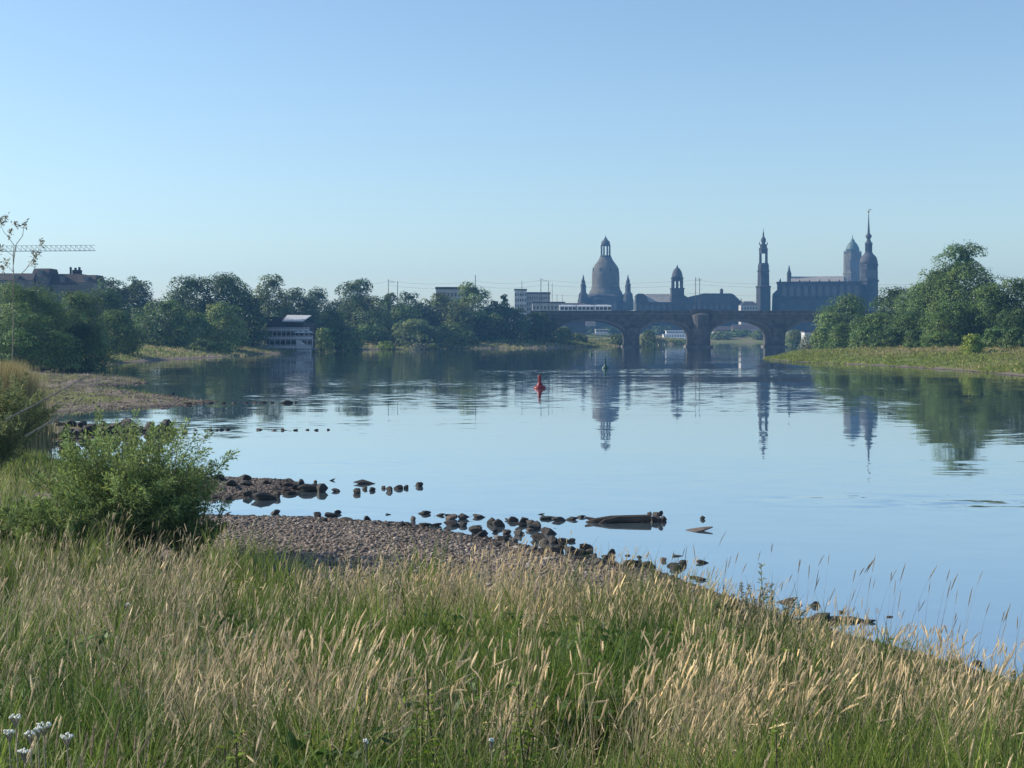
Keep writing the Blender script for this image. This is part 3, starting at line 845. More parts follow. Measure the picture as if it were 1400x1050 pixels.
boat(902, 946, 451.5, 960, "white long excursion boat seen through the arch left of the big pier")

# ------------------------------------------------------------------ boathouse with terraces
def boathouse():
    D = 412.0; s = D / F
    xb = PX(398, D)
    t = thing("boathouse", "grey boathouse with pale sloping roof and stacked terraces at the waterside", "boathouse", (xb, D, 0), math.radians(-14))
    z = lambda py: PZ(py, D)
    X_ = lambda p: (p - 398) * s
    w = MB(); w.box(X_(368), X_(414), 1, 10, 0, z(441.5)); w.prism([(X_(368), z(441.5)), (X_(391), z(441.5)), (X_(372), z(432.5)), (X_(368), z(433.5))], 1, 10); wall = w.build("wall", M["wood_dark"], t)
    rf = MB()
    A = [(X_(371), 10.5, z(431)), (X_(407), 10.5, z(431.5)), (X_(416), -.6, z(440)), (X_(386), -.6, z(440))]
    rf.add([(a, y_, zz) for a, y_, zz in A] + [(a, y_, zz + .25) for a, y_, zz in A], [(0, 1, 2, 3), (7, 6, 5, 4), (0, 4, 5, 1), (1, 5, 6, 2), (2, 6, 7, 3), (3, 7, 4, 0)])
    rf.build("roof", M["roof_lit"], t)
    lw = MB(); lw.box(X_(359), X_(367.8), 1.5, 9, 0, z(438)); lw.box(X_(358), X_(384), .6, .96, z(436), z(433.5)); lw.build("side_wing", M["wood_dark"], t)
    for i in range(5):
        mb = MB(); mb.box(X_(389 + i * 5), X_(392.4 + i * 5), .93, .98, z(448), z(443.5)); mb.build("window", M["glass"], wall)
    for k, (xa, xe, py, y0) in enumerate(((367, 427, 453, -1.5), (366, 436, 464.5, -3.5), (362, 438, 476.5, -5.5))):
        d = MB(); d.box(X_(xa), X_(xe), y0, .9 - k * .01, z(py) - .25, z(py)); dk = d.build("terrace", M["weathered"], t)
        r = MB(); r.box(X_(xa), X_(xe), y0 - .05, y0 + .03, z(py) + .95, z(py) + 1.1); r.box(X_(xa), X_(xe), y0 - .03, y0 + .01, z(py) + .15, z(py) + .8)
        r.build("railing", M["railing"], dk)
        n = 9
        for i in range(n + 1):
            xx = X_(xa) + (X_(xe) - X_(xa)) * i / n
            p = MB(); p.box(xx - .07, xx + .07, y0 - .1, y0 + .04, (z(py) - 2.3) if k < 2 else 0, z(py) + 1.1); p.build("post", M["railing"], dk)
    st = MB()
    for i in range(9):
        st.box(X_(417) + i * .42, X_(417) + i * .42 + .4, -5.4, -4.2, 0, z(464.5) - i * .27)
    st.build("stair", M["railing"], t)
    for i, xx in enumerate((412, 420, 428)):
        u = MB(); u.lathe([(1.4, z(464.5) + 1.9), (.1, z(464.5) + 2.5)], 8, X_(xx), -2); u.lathe([(.05, z(464.5)), (.05, z(464.5) + 1.9)], 6, X_(xx), -2); u.build("parasol", M["railing"], t)
    po = MB(); po.box(X_(358), X_(437), -9, -5.6, -.2, .45); po.build("pontoon", M["weathered"], t)
boathouse()
t = thing("mooring_post", "tall thin pale mooring post standing left of the boathouse", "post", (PX(357.5, 404), 404, -1))
MB().lathe([(.2, 0), (.2, PZ(435, 404) + 1), (.05, PZ(434, 404) + 1)], 8).build("pole", M["railing"], t)
MB().lathe([(.34, 1.2), (.34, 1.9)], 10).build("collar", M["metal_dark"], t)

# ------------------------------------------------------------------ roofs and crane at the far left
def tenement(x0p, x1p, eave, ridge, D, label, mat="plaster_grey", chim=()):
    xc = PX((x0p + x1p) / 2, D); w = PX(x1p, D) - PX(x0p, D)
    bz = gz(xc, D) - .3
    t = thing("apartment_house", label, "house", (xc, D, bz), 0, "apartment houses behind the left trees")
    ze = PZ(eave, D) - bz; zr = PZ(ridge, D) - bz
    X_ = lambda p: PX(p, D) - xc
    wv = MB(); wv.box(-w / 2, w / 2, 0, 12, 0, ze); wall = wv.build("wall", M[mat], t)
    rf = MB(); rf.prismx([(-.4, ze + .01), (12.4, ze + .01), (9.5, zr), (2.5, zr)], -w / 2 - .3, w / 2 + .3); roof = rf.build("roof", M["roof_red"], t)
    for p0, p1, top in chim:
        c = MB(); c.box(X_(p0), X_(p1), 5, 6.4, zr - .6, PZ(top, D) - bz); c.build("chimney", M["wood_dark"], roof)
    n = max(3, int(w / 3))
    for r in range(3):
        for i in range(n):
            xx = -w / 2 + w * (i + .5) / n
            m_ = MB(); m_.box(xx - .55, xx + .55, -.06, .05, ze - 2.4 - r * 3.1, ze - .8 - r * 3.1); m_.build("window", M["glass"], wall)
    for i in range(max(1, n // 3)):
        xx = -w / 2 + w * (i + .5) / max(1, n // 3)
        hd = (zr - ze) * .75
        d = MB(); d.box(xx - .8, xx + .8, .2, 4, ze + .05, ze + hd); d.build("dormer", M[mat], roof)
tenement(-50, 44, 383, 373.2, 450, "long low roofed apartment house at the picture's left edge behind the lit tree", "facade_dark")
tenement(44.2, 63.8, 378, 366.5, 452, "narrow raised dark house block between the two apartment roofs", "facade_dark")
tenement(64, 106, 389, 374, 455, "dark gabled apartment house with three thin chimneys", "facade_dark", ((88.5, 89.8, 364), (95, 96.6, 365), (100.4, 102, 364), (92, 104, 368)))
tenement(106.3, 128, 386, 375.5, 450, "pale end house at the right of the apartment roofs", "facade_dark")

def crane():
    D = 620.0; xm = PX(-45, D); zj = PZ(344, D); bz = gz(xm, D) - .3
    t = thing("tower_crane", "pale lattice tower crane with its long jib over the left rooftops", "crane", (xm, D, bz))
    zj -= bz; L_ = PX(130, D) - xm; h = 2.3
    def lattice(mb, A, B, up, side, hh, ww, n, tri=True):
        A, B, up, side = Vector(A), Vector(B), Vector(up), Vector(side)
        P_ = [[A.lerp(B, i / n) + side * s_ * ww / 2 for i in range(n + 1)] for s_ in (-1, 1)]
        T_ = [A.lerp(B, i / n) + up * hh for i in range(n + 1)]
        r = .09
        for c in (P_[0], P_[1], T_): mb.tube([c[0], c[-1]], [r, r], 5)
        for i in range(n):
            for c in P_:
                q = (c[i] + c[i + 1]) / 2
                mb.tube([c[i], T_[i]], [.05, .05], 4); mb.tube([T_[i], c[i + 1]], [.05, .05], 4)
            mb.tube([P_[0][i], P_[1][i]], [.05, .05], 4)
    j = MB(); lattice(j, (0, 0, zj), (L_, 0, zj + .4), (0, 0, 1), (0, 1, 0), h, 1.6, 26); j.build("jib", M["crane"], t)
    c = MB(); lattice(c, (0, 0, zj), (-14, 0, zj), (0, 0, 1), (0, 1, 0), h, 1.6, 7); c.build("counter_jib", M["crane"], t)
    mt = MB()
    for a in (-.9, .9):
        for b_ in (-.9, .9): mt.tube([(a, b_, 0), (a, b_, zj + 5)], [.12, .12], 5)
    for i in range(int(zj / 2)):
        for (a, b_), (c_, d) in (((-.9, -.9), (.9, -.9)), ((.9, -.9), (.9, .9)), ((.9, .9), (-.9, .9)), ((-.9, .9), (-.9, -.9))):
            mt.tube([(a, b_, i * 2), (c_, d, i * 2 + 2)], [.05, .05], 4)
    mt.build("mast", M["crane"], t)
    w = MB(); w.box(-13.5, -11, -.8, .8, zj - 2.2, zj - .1); w.build("counterweight", M["concrete"], t)
    cb = MB(); cb.box(1.1, 2.9, -1.9, -.5, zj - 2.3, zj - .2); cb.build("cab", M["white"], t)
    tr = MB(); tr.box(L_ * .55, L_ * .55 + 1.6, -.7, .7, zj - .5, zj - .15); tr.tube([(L_ * .55 + .8, 0, zj - .5), (L_ * .55 + .8, 0, zj - 3)], [.03, .03], 4); tr.build("trolley", M["metal_dark"], t)
crane()

# ------------------------------------------------------------------ buoys
def buoy(px, py, D, h, r, col, label, cone=False):
    t = thing("buoy", label, "buoy", (PX(px, D), D, 0), 0.3)
    t.rotation_euler = (math.radians(2), math.radians(-2), .4)
    f = MB(); f.lathe([(r * .85, -.3), (r, -.05), (r * 1.02, .1), (r * .92, .2), (r * .6, .26)], 20); f.build("float", M[col], t, False)
    b_ = MB(); b_.lathe([(r * .6, .262), (r * .52, .34), (r * .36, .5), (r * .3, .56)] if not cone else [(r * .55, .262), (r * .2, h * .62), (r * .14, h * .7)], 16)
    b_.build("body", M[col], t)
    if not cone:
        c = MB(); c.lathe([(r * .27, .562), (r * .25, h - .06), (r * .2, h)], 14); c.lathe([(r * .31, .74), (r * .31, .8)], 14); c.build("top_cylinder", M[col], t)
        l = MB(); l.lathe([(.07, h + .002), (.06, h + .1), (.02, h + .13)], 10); l.build("lamp", M["glass"], t)
    else:
        c = MB(); c.lathe([(r * .14, h * .702), (r * .26, h * .74), (.03, h)], 14); c.build("topmark_cone", M[col], t)
buoy(738, 531, 138.5, 1.25, .55, "red", "red channel buoy with cylinder top floating in mid river")
buoy(827.5, 503.5, 222, 1.6, .5, "green_paint", "dark green channel buoy with pointed top beyond the red one")
buoy(808.5, 485, 370, 1.5, .45, "green_paint", "tiny farthest dark buoy near the bridge bank", True)

# ------------------------------------------------------------------ vegetation helpers
def unit(v):
    return v / np.maximum(np.linalg.norm(v, axis=-1, keepdims=True), 1e-9)

def leaf_quads(P, Nn, size, aspect, rg, droop=None):
    """diamond shaped leaf cards at P facing Nn -> verts (n*4,3), faces"""
    n = len(P)
    t = rg.normal(size=(n, 3))
    if droop is not None: t = t * .6 + droop
    t = unit(t - Nn * np.sum(t * Nn, -1, keepdims=True))
    bt = np.cross(Nn, t)
    s = np.asarray(size).reshape(-1, 1) * np.ones((n, 1))
    a = t * s * .5 * aspect; w = bt * s * .5
    Vv = np.stack([P - a, P + w * .9 - a * .1, P + a, P - w * .9 - a * .1], 1).reshape(-1, 3)
    Ff = np.arange(4 * n).reshape(n, 4)
    return Vv, Ff

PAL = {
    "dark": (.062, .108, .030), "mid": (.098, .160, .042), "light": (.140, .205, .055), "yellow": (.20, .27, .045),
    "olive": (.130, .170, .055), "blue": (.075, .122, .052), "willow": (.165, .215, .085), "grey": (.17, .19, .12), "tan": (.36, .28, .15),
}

def crown_mesh(rg, W, H, leaf, n, K, base=.05, prof="round", col=(.05, .09, .03), spiky=.05):
    R = W / 2
    def env(t):
        if prof == "round": return np.clip(np.sin(np.pi * np.clip(t, 0.02, .985) ** .62), 0, 1) ** .42
        if prof == "dome": return np.sqrt(np.clip(1 - np.clip(t, 0, 1) ** 2.2, 0, 1))
        if prof == "tall": return np.clip(np.sin(np.pi * np.clip(t, .04, .98) ** .85), 0, 1) ** .7
        return np.ones_like(t)
    t = np.concatenate([np.linspace(base, .5, K), rg.uniform(base, .9, K), rg.uniform(.5, .9, K // 2)])
    a = rg.uniform(0, 2 * np.pi, len(t))
    lr = R * rg.uniform(.20, .52, len(t)) * np.interp(t, [0, 1], [1.15, .8])
    lr = np.minimum(lr, H * .28)
    rad = np.maximum(env(t) * R - lr * .8, 0) * rg.uniform(.15, 1, len(t)) ** .5
    zc = np.minimum(t * H, H - lr * .9)
    C = np.stack([rad * np.cos(a), rad * np.sin(a), zc], -1)
    w = lr ** 2; w /= w.sum()
    li = rg.choice(len(t), n, p=w)
    d = unit(rg.normal(size=(n, 3)))
    d[:, 2] = np.where(d[:, 2] < -.35, -d[:, 2], d[:, 2])
    # fine sub-lobes on each lobe so that its rim is uneven
    sub = unit(rg.normal(size=(len(t), 14, 3)))
    dots = np.einsum('nk,nmk->nm', d, sub[li])
    bump = np.max(np.clip(dots, 0, 1) ** 10, 1)
    rr = lr[li] * (rg.uniform(.35, 1, n) ** .28) * (.80 + .30 * bump)
    sp = rg.random(n) < spiky
    rr = np.where(sp, rr * rg.uniform(1.0, 1.28, n), rr)
    P = C[li] + d * rr[:, None] * np.array([1, 1, .88])
    # a share of the leaves fills the crown out to its overall outline
    m_ = int(n * .36); tt = rg.uniform(base, .985, m_); aa = rg.uniform(0, 2 * np.pi, m_)
    lump = 1 + .26 * np.sin(3 * aa + 9 * tt + rg.uniform(0, 6)) * np.sin(11 * tt + rg.uniform(0, 6)) + .07 * np.sin(7 * aa - 17 * tt)
    er = env(np.clip(tt / .93, 0, 1)) * R * .74 * lump * rg.uniform(.3, 1, m_) ** .35
    P[:m_] = np.stack([er * np.cos(aa), er * np.sin(aa), tt * H * .90], -1)
    d[:m_] = unit(np.stack([np.cos(aa), np.sin(aa), np.interp(tt, [0, .5, 1], [-.2, .45, 2.2])], -1))
    cell = (np.floor(aa * 3.2) * 13 + np.floor(tt * 9)).astype(int) % len(t); li[:m_] = cell
    keep = P[:, 2] > .02 * H
    P, d, li, sp = P[keep], d[keep], li[keep], sp[keep]
    n = len(P)
    Nn = unit(d * 1.15 + rg.normal(size=(n, 3)) * .36 + np.array([0, 0, .25]))
    size = leaf * rg.uniform(.6, 1.45, n) * np.where(sp, .8, 1)
    Vv, Ff = leaf_quads(P, Nn, size, 1.45, rg)
    lobe_tone = np.clip(1 + .22 * rg.normal(size=len(t)), .6, 1.5)
    hue = rg.normal(size=len(t)) * .10
    tone = lobe_tone[li] * np.clip(1 + .2 * rg.normal(size=n), .45, 1.8)
    c = np.array(col)[None] * tone[:, None]
    c = c * np.stack([1 + hue[li] * 1.2, 1 + hue[li] * .2, 1 - hue[li]], -1)
    return Vv, Ff, np.repeat(np.clip(c, .004, .6), 4, 0)

def trunk_mb(rg, H, r, W, limbs=5):
    mb = MB()
    hgt = H * .55
    pts = [(0, 0, -.3)]
    x = y = 0
    for i in range(1, 6):
        x += rg.normal() * H * .012; y += rg.normal() * H * .012
        pts.append((x, y, hgt * i / 5))
    mb.tube(pts, [r * (1.25 - .95 * i / 5) for i in range(6)], 8)
    for k in range(limbs):
        j = rg.integers(1, 5); p = Vector(pts[j]); an = rg.uniform(0, 6.28)
        q = p + Vector((math.cos(an) * W * .3, math.sin(an) * W * .3, H * .16)); mdl = p.lerp(q, .5) + Vector((0, 0, H * .03))
        mb.tube([p, mdl, q], [r * .5, r * .32, r * .12], 6)
    return mb

TREE_SEED = [100]
def tree(px, top, wpx, D, colr, label, cat="tree", prof="round", name=None, group=None, dens=1.0, K=17, base=.04, leafpx=1.75, spiky=.035, zb=None, col=None):
    TREE_SEED[0] += 1
    rg = np.random.default_rng(TREE_SEED[0])
    x = PX(px, D); z0 = gz(x, D) - .1 if zb is None else zb
    H = PZ(top, D) - z0; W = wpx * 1.16 / F * D
    hp = H * F / D
    leaf = leafpx / F * D
    n = int(dens * 6.3 * wpx * hp / leafpx ** 2) + 300
    t = thing(name or ("tree" if cat == "tree" else "shrub"), label, cat, (x, D, z0), 0, group)
    c = PAL[colr] if col is None else col
    Vv, Ff, cc = crown_mesh(rg, W, H, leaf, n, K, base, prof, c, spiky)
    link_mesh("crown" if cat == "tree" else "foliage", np_mesh("crown", Vv, Ff, cc), M["leaf"], t)
    if cat == "tree":
        trunk_mb(rg, H, max(.12, W * .035), W).build("trunk", M["bark"], t)
    else:
        mb = MB()
        for k in range(4):
            an = rg.uniform(0, 6.28)
            mb.tube([(0, 0, -.2), (math.cos(an) * W * .12, math.sin(an) * W * .12, H * .3), (math.cos(an) * W * .25, math.sin(an) * W * .25, H * .6)], [.06, .045, .02], 5)
        mb.build("stems", M["bark"], t)
    return t

GL = "trees along the left bank"
# nearest lit tree at the left edge, then along the bank towards the bridge
for a in [
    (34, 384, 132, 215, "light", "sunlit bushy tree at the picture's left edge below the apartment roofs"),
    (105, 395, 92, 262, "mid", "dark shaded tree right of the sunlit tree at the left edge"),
    (150, 375, 62, 420, "blue", "far rounded tree right of the apartment roofs, left of a similar pair"),
    (187, 374, 62, 430, "blue", "far rounded tree right of the apartment roofs, right of a similar pair"),
    (140, 392, 90, 360, "dark", "dark low crown in front of the two far rounded trees"),
    (160, 421, 80, 292, "mid", "mid green spreading tree above the sunny grass slope"),
    (226, 407, 100, 352, "mid", "broad pale green tree standing between the dark slope trees"),
    (262, 374, 95, 410, "dark", "left half of the tall dark tree pair left of the boathouse"),
    (310, 370, 96, 412, "dark", "right half of the tall dark tree pair left of the boathouse"),
    (342, 400, 50, 405, "dark", "narrow dark tree directly left of the mooring post"),  # shaded side of the tall pair, added as a separate dark-leaved tree
    (306, 411, 74, 384, "light", "light green rounded tree in front of the tall dark pair"),
    (268, 424, 60, 376, "mid", "small mid green tree left of the light rounded one by the slope"),
    (372, 372, 62, 470, "olive", "tall olive crowned tree behind the boathouse roof"),
    (405, 391, 70, 480, "blue", "bluish tree behind the boathouse, right of the olive crowned one"),
    (436, 391, 66, 500, "blue", "bluish level topped tree right above the boathouse terraces"),
    (485, 379, 74, 545, "dark", "domed dark tree standing highest right of the boathouse"),
    (455, 420, 50, 470, "dark", "dark tree under the domed one at its left"),
    (498, 402, 80, 540, "olive", "olive green broad tree below the domed dark one"),
    (530, 398, 44, 565, "dark", "small dark crown below the two treeline masts"),
    (560, 397, 66, 580, "dark", "dark rounded tree right of the two treeline masts"),
    (548, 416, 70, 555, "mid", "mid green tree behind the rounded waterside willow shrubs"),
    (602, 398, 66, 582, "olive", "olive tree in front of the pale flat roofed slab"),
    (646, 384, 66, 586, "light", "tall pale green tree with mast tip above it"),
    (625, 412, 60, 574, "olive", "yellowish tree below and left of the tall pale one"),
    (676, 405, 50, 590, "dark", "dark tree on the right flank of the tall pale one"),
    (690, 397, 18, 594, "dark", "thin dark topped tree poking up left of the grey blocks"),
    (700, 418, 60, 590, "dark", "dark low tree in front of the grey office blocks"),
    (735, 426, 50, 596, "dark", "last dark tree before the left bridge arch"),
    (662, 424, 70, 580, "dark", "dark shaded tree above the pale reed strip by the bridge"),
]:
    tree(*a, group=GL)
tree(40, 425, 150, 205, "mid", "low spreading green scrub below the sunlit tree at the left edge", "shrub", "dome")
tree(115, 440, 90, 215, "dark", "dark low scrub in the shade by the upper left inlet", "shrub", "dome")
GS = "shrubs on the left waterline"
for a in [
    (443, 447, 34, 425, "light", "light green shrub leaning over the right end of the terraces"),
    (472, 445, 62, 470, "mid", "mid green shrub right of the terraces"),
    (505, 440, 60, 522, "mid", "second shrub right of the terraces, taller"),
    (565, 435, 66, 522, "willow", "big rounded grey green willow shrub reaching the water"),
    (590, 446, 40, 520, "blue", "dark willow shrub hugging the big rounded one's right side"),
    (616, 441, 44, 540, "mid", "rounded shrub third in the waterside row left of the reeds"),
    (640, 452, 36, 556, "mid", "small shrub at the left end of the pale reed strip"),
    (528, 466, 26, 507, "yellow", "small yellow green bush on the waterline left of the big willow shrub"),
    (572, 468, 30, 506, "grey", "small greyish bush at the foot of the big willow shrub"),
    (592, 469, 22, 507, "olive", "tiny olive bush right of the greyish one on the waterline"),
    (610, 468, 26, 532, "olive", "tiny olive bush under the third rounded waterside shrub"),
    (300, 466, 50, 356, "light", "low light green bush on the grass tongue left of the mooring post"),
    (275, 462, 40, 368, "mid", "low bush in the shade behind the grass tongue"),
    (690, 463, 50, 572, "olive", "low olive scrub on the bank between reeds and bridge"),
    (725, 465, 36, 582, "mid", "low scrub mound just left of the first arch"),
    (768, 446, 40, 600, "light", "pale shrub filling the left side of the first arch"),
    (790, 455, 30, 640, "olive", "olive shrub low inside the first arch"),
    (843, 456, 28, 655, "olive", "shrub inside the first arch beside the slim pier"),
    (887, 450, 26, 720, "olive", "shrub inside the second arch beside the slim pier"),
    (900, 461, 30, 740, "grey", "low greyish scrub inside the second arch"),
    (930, 464, 40, 800, "olive", "flat scrub below the long white boat"),
    (820, 464, 50, 690, "olive", "flat scrub below the two decked boat"),
]:
    tree(*a[:6], "shrub", "dome", group=GS)
for i, a in enumerate([
    (985, 452, 34, 1045, "olive", "left of three misty trees on the far bank inside the widest arch"),
    (1012, 450, 40, 1065, "mid", "middle of three misty trees on the far bank inside the widest arch"),
    (1040, 451, 34, 1030, "olive", "right of three misty trees on the far bank inside the widest arch"),
    (1086, 450, 30, 760, "olive", "tree behind the bridge in the rightmost visible arch"),
    (1110, 457, 36, 690, "grey", "greyish bush in the rightmost visible arch by the white house"),
    (905, 445, 40, 1120, "blue", "bluish far tree above the long white boat"),
    (795, 446, 36, 1120, "blue", "bluish far tree left of the two decked boat"),
    (835, 447, 34, 1125, "blue", "bluish far tree right of the two decked boat"),
]):
    tree(*a, group="misty trees beyond the bridge")

GR = "trees on the right bank"
for a in [
    (1156, 400, 84, 430, "mid", "rounded tree overlapping the right end of the bridge"),
    (1135, 425, 44, 415, "light", "small tree at the lower left of the rounded bridge end tree"),
    (1222, 388, 70, 405, "dark", "tree below the needle spire, left of the tall poplar group"),
    (1262, 384, 90, 372, "mid", "tree on the left shoulder of the tallest right bank tree"),
    (1318, 326, 112, 335, "mid", "tallest right bank tree with feathery upright top"),
    (1282, 358, 80, 340, "mid", "stepped left part beside the tallest right bank tree"),
    (1352, 385, 70, 300, "mid", "pale green tree in front of the tallest one's right side"),
    (1392, 377, 80, 300, "dark", "dark tree cut by the picture's right edge"),
    (1430, 385, 80, 310, "dark", "dark tree mostly beyond the picture's right edge"),
    (1300, 410, 90, 300, "mid", "mid green tree standing low before the tallest one"),
    (1245, 422, 80, 320, "dark", "dark middle tree over the front shrubs of the right bank"),
    (1195, 425, 70, 350, "mid", "mid green tree right of the rounded bridge end tree"),
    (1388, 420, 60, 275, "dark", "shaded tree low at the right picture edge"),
]:
    tree(*a, group=GR, K=26, spiky=.10 if a[0] in (1318, 1282) else .04, prof="tall" if a[0] == 1318 else "round")
GB = "shrubs in front of the right bank trees"
for a in [
    (1128, 446, 40, 395, "light", "pale shrub at the left tip of the right bank wood"),
    (1155, 440, 56, 370, "mid", "feathery shrub second from the bridge on the right bank"),
    (1185, 444, 50, 345, "mid", "shrub third from the bridge on the right bank"),
    (1217, 449, 60, 318, "dark", "dark shrub closest to the grass edge, middle of the right bank"),
    (1252, 450, 46, 312, "dark", "dark shrub right of the middle grass edge one"),
    (1252, 466, 34, 292, "mid", "small low shrub in front of the dark pair"),
    (1285, 452, 56, 288, "mid", "light topped shrub left of the yellow green bush"),
    (1329, 455, 34, 252, "yellow", "small bright yellow green bush standing alone on the grass"),
    (1358, 447, 46, 268, "mid", "shrub right behind the yellow green bush"),
    (1388, 446, 54, 262, "dark", "dark shrub at the right picture edge"),
    (1425, 448, 60, 258, "dark", "dark shrub just past the right picture edge"),
    (1105, 470, 30, 420, "grey", "low greyish bush at the sandy tip of the right bank"),
    (1150, 472, 40, 375, "olive", "low olive scrub along the right bank grass"),
]:
    tree(*a[:6], "shrub", "dome", group=GB)

# ------------------------------------------------------------------ ribbons (grass blades, stems)
def ribbons(B, az, length, lean, bend, width, nseg, face_az, taper=1.0):
    """curved blades: base B(n,3), azimuth of the lean, lean = start tilt, bend = extra tilt at the tip. Returns (n,nseg+1,2,3), tips, tip directions"""
    n = len(B); ts = np.linspace(0, 1, nseg + 1)
    P = np.zeros((n, nseg + 1, 3)); P[:, 0] = B
    ang = lean[:, None] + bend[:, None] * ((ts[None, 1:] + ts[None, :-1]) / 2) ** 1.5
    step = length[:, None] / nseg
    hx = np.sin(ang) * step; hz = np.cos(ang) * step
    P[:, 1:, 0] = B[:, None, 0] + np.cumsum(hx, 1) * np.cos(az)[:, None]
    P[:, 1:, 1] = B[:, None, 1] + np.cumsum(hx, 1) * np.sin(az)[:, None]
    P[:, 1:, 2] = B[:, None, 2] + np.cumsum(hz, 1)
    wv = np.stack([np.cos(face_az), np.sin(face_az), np.zeros(n)], -1)
    w = width[:, None] * (1 - taper * ts[None] ** 1.6 * .93)
    S = wv[:, None, :] * w[..., None] * .5
    Q = np.stack([P - S, P + S], 2)
    tipdir = unit(P[:, -1] - P[:, -2])
    return Q, P[:, -1], tipdir

def ribbon_faces(n, nseg, off=0):
    k = np.arange(n)[:, None] * (nseg + 1) * 2 + np.arange(nseg)[None] * 2 + off
    return np.stack([k, k + 1, k + 3, k + 2], -1).reshape(-1, 4)

class QM:
    """collects quad arrays with tints"""
    def __init__(s): s.V = []; s.F = []; s.C = []; s.n = 0
    def add(s, V_, F_, C_):
        V_ = V_.reshape(-1, 3)
        s.V.append(V_.astype(np.float32)); s.F.append((F_ + s.n).astype(np.int32)); s.C.append(C_.astype(np.float32)); s.n += len(V_)
    def build(s, name, mat, parent=None):
        return link_mesh(name, np_mesh(name, np.concatenate(s.V), np.concatenate(s.F), np.concatenate(s.C)), mat, parent)
    def blades(s, B, rg, L_, lean, bend, width, nseg, col, var=.25, az=None):
        n = len(B)
        az = rg.uniform(0, 2 * np.pi, n) if az is None else az
        fa = rg.uniform(-.9, .9, n)
        Q, tip, td = ribbons(B, az, L_, lean, bend, width, nseg, fa)
        c = col * np.clip(1 + var * rg.normal(size=(n, 1)), .35, 2)
        grad = np.ones((n, nseg + 1, 2, 1))
        s.add(Q, ribbon_faces(n, nseg), np.broadcast_to(c[:, None, None, :], (n, nseg + 1, 2, 3)).reshape(-1, 3))
        return tip, td
    def heads(s, tip, td, rg, L_, W_, col, nsp=10):
        """feathery seed heads: a spindle of three crossing blades and loose spikelets"""
        n = len(tip)
        side = unit(np.cross(td, rg.normal(size=(n, 3)))); s2 = np.cross(td, side)
        c = col * np.clip(1 + .22 * rg.normal(size=(n, 1)), .5, 1.7)
        droop = np.array([0, 0, -1.0])
        ts = np.array([-.45, -.2, .1, .35, .6]); ww = np.array([.25, .8, 1.0, .7, .12])
        bow = rg.uniform(.0, .35, (n, 1))
        ax = tip[:, None] + td[:, None] * (ts[None, :, None] * L_[:, None, None]) + droop * (np.clip(ts + .3, 0, 1)[None, :, None] ** 2 * L_[:, None, None] * bow[:, None])
        for sv in (side, s2):
            wv = sv[:, None] * (ww[None, :, None] * W_[:, None, None] * .34)
            Q = np.stack([ax - wv, ax + wv], 2)
            s.add(Q, ribbon_faces(n, 4), np.broadcast_to(c[:, None, None, :], (n, 5, 2, 3)).reshape(-1, 3))
        if nsp:
            u = rg.uniform(-.42, .55, (n, nsp)); j = np.clip(np.interp(u, ts, ww), .1, 1)
            a = rg.uniform(0, 2 * np.pi, (n, nsp))
            rad = (side[:, None] * np.cos(a)[..., None] + s2[:, None] * np.sin(a)[..., None])
            cen = tip[:, None] + td[:, None] * (u * L_[:, None])[..., None] + droop * (np.clip(u + .3, 0, 1)[..., None] ** 2 * L_[:, None, None] * bow[:, None])
            p0 = cen + rad * (j * W_[:, None] * .1)[..., None]
            p1 = cen + rad * (j * W_[:, None] * .62)[..., None] + td[:, None] * (L_[:, None, None] * .16)
            pm = (p0 + p1) / 2; wv = np.cross(rad, td[:, None]) * (W_[:, None, None] * .11)
            Q = np.stack([p0, pm + wv, p1, pm - wv], 2).reshape(-1, 3)
            m_ = n * nsp
            cc = np.repeat(c, nsp, 0) * np.clip(1 + .2 * rg.normal(size=(m_, 1)), .5, 1.6)
            s.add(Q, np.arange(4 * m_).reshape(m_, 4), np.repeat(cc, 4, 0))

# ------------------------------------------------------------------ foreground meadow
DMAX = np.array([(-300, 30), (0, 29), (300, 27.5), (360, 26.5), (430, 25), (700, 24), (900, 24), (1050, 23.6), (1200, 22.2), (1300, 21.3), (1400, 20.8), (1700, 19)])
def fbm(X, Y, s, seed):
    r_ = np.random.default_rng(seed); v = 0; a = 1
    for k in range(4):
        p = r_.uniform(0, 6.28, 4); th = r_.uniform(0, 6.28)
        x2 = X * math.cos(th) + Y * math.sin(th); y2 = -X * math.sin(th) + Y * math.cos(th)
        v = v + a * np.sin(x2 * s + p[0] + 1.3 * np.sin(y2 * s * .8 + p[1])) * np.sin(y2 * s * 1.1 + p[2] + 1.1 * np.sin(x2 * s * .7 + p[3]))
        s *= 2.03; a *= .6
    return v
def scatter(n, d0, d1, rg):
    D = np.sqrt(rg.uniform(d0 * d0, d1 * d1, n)); px = rg.uniform(-90, 1490, n)
    X = (px - 700) / F * D
    return X, D, px
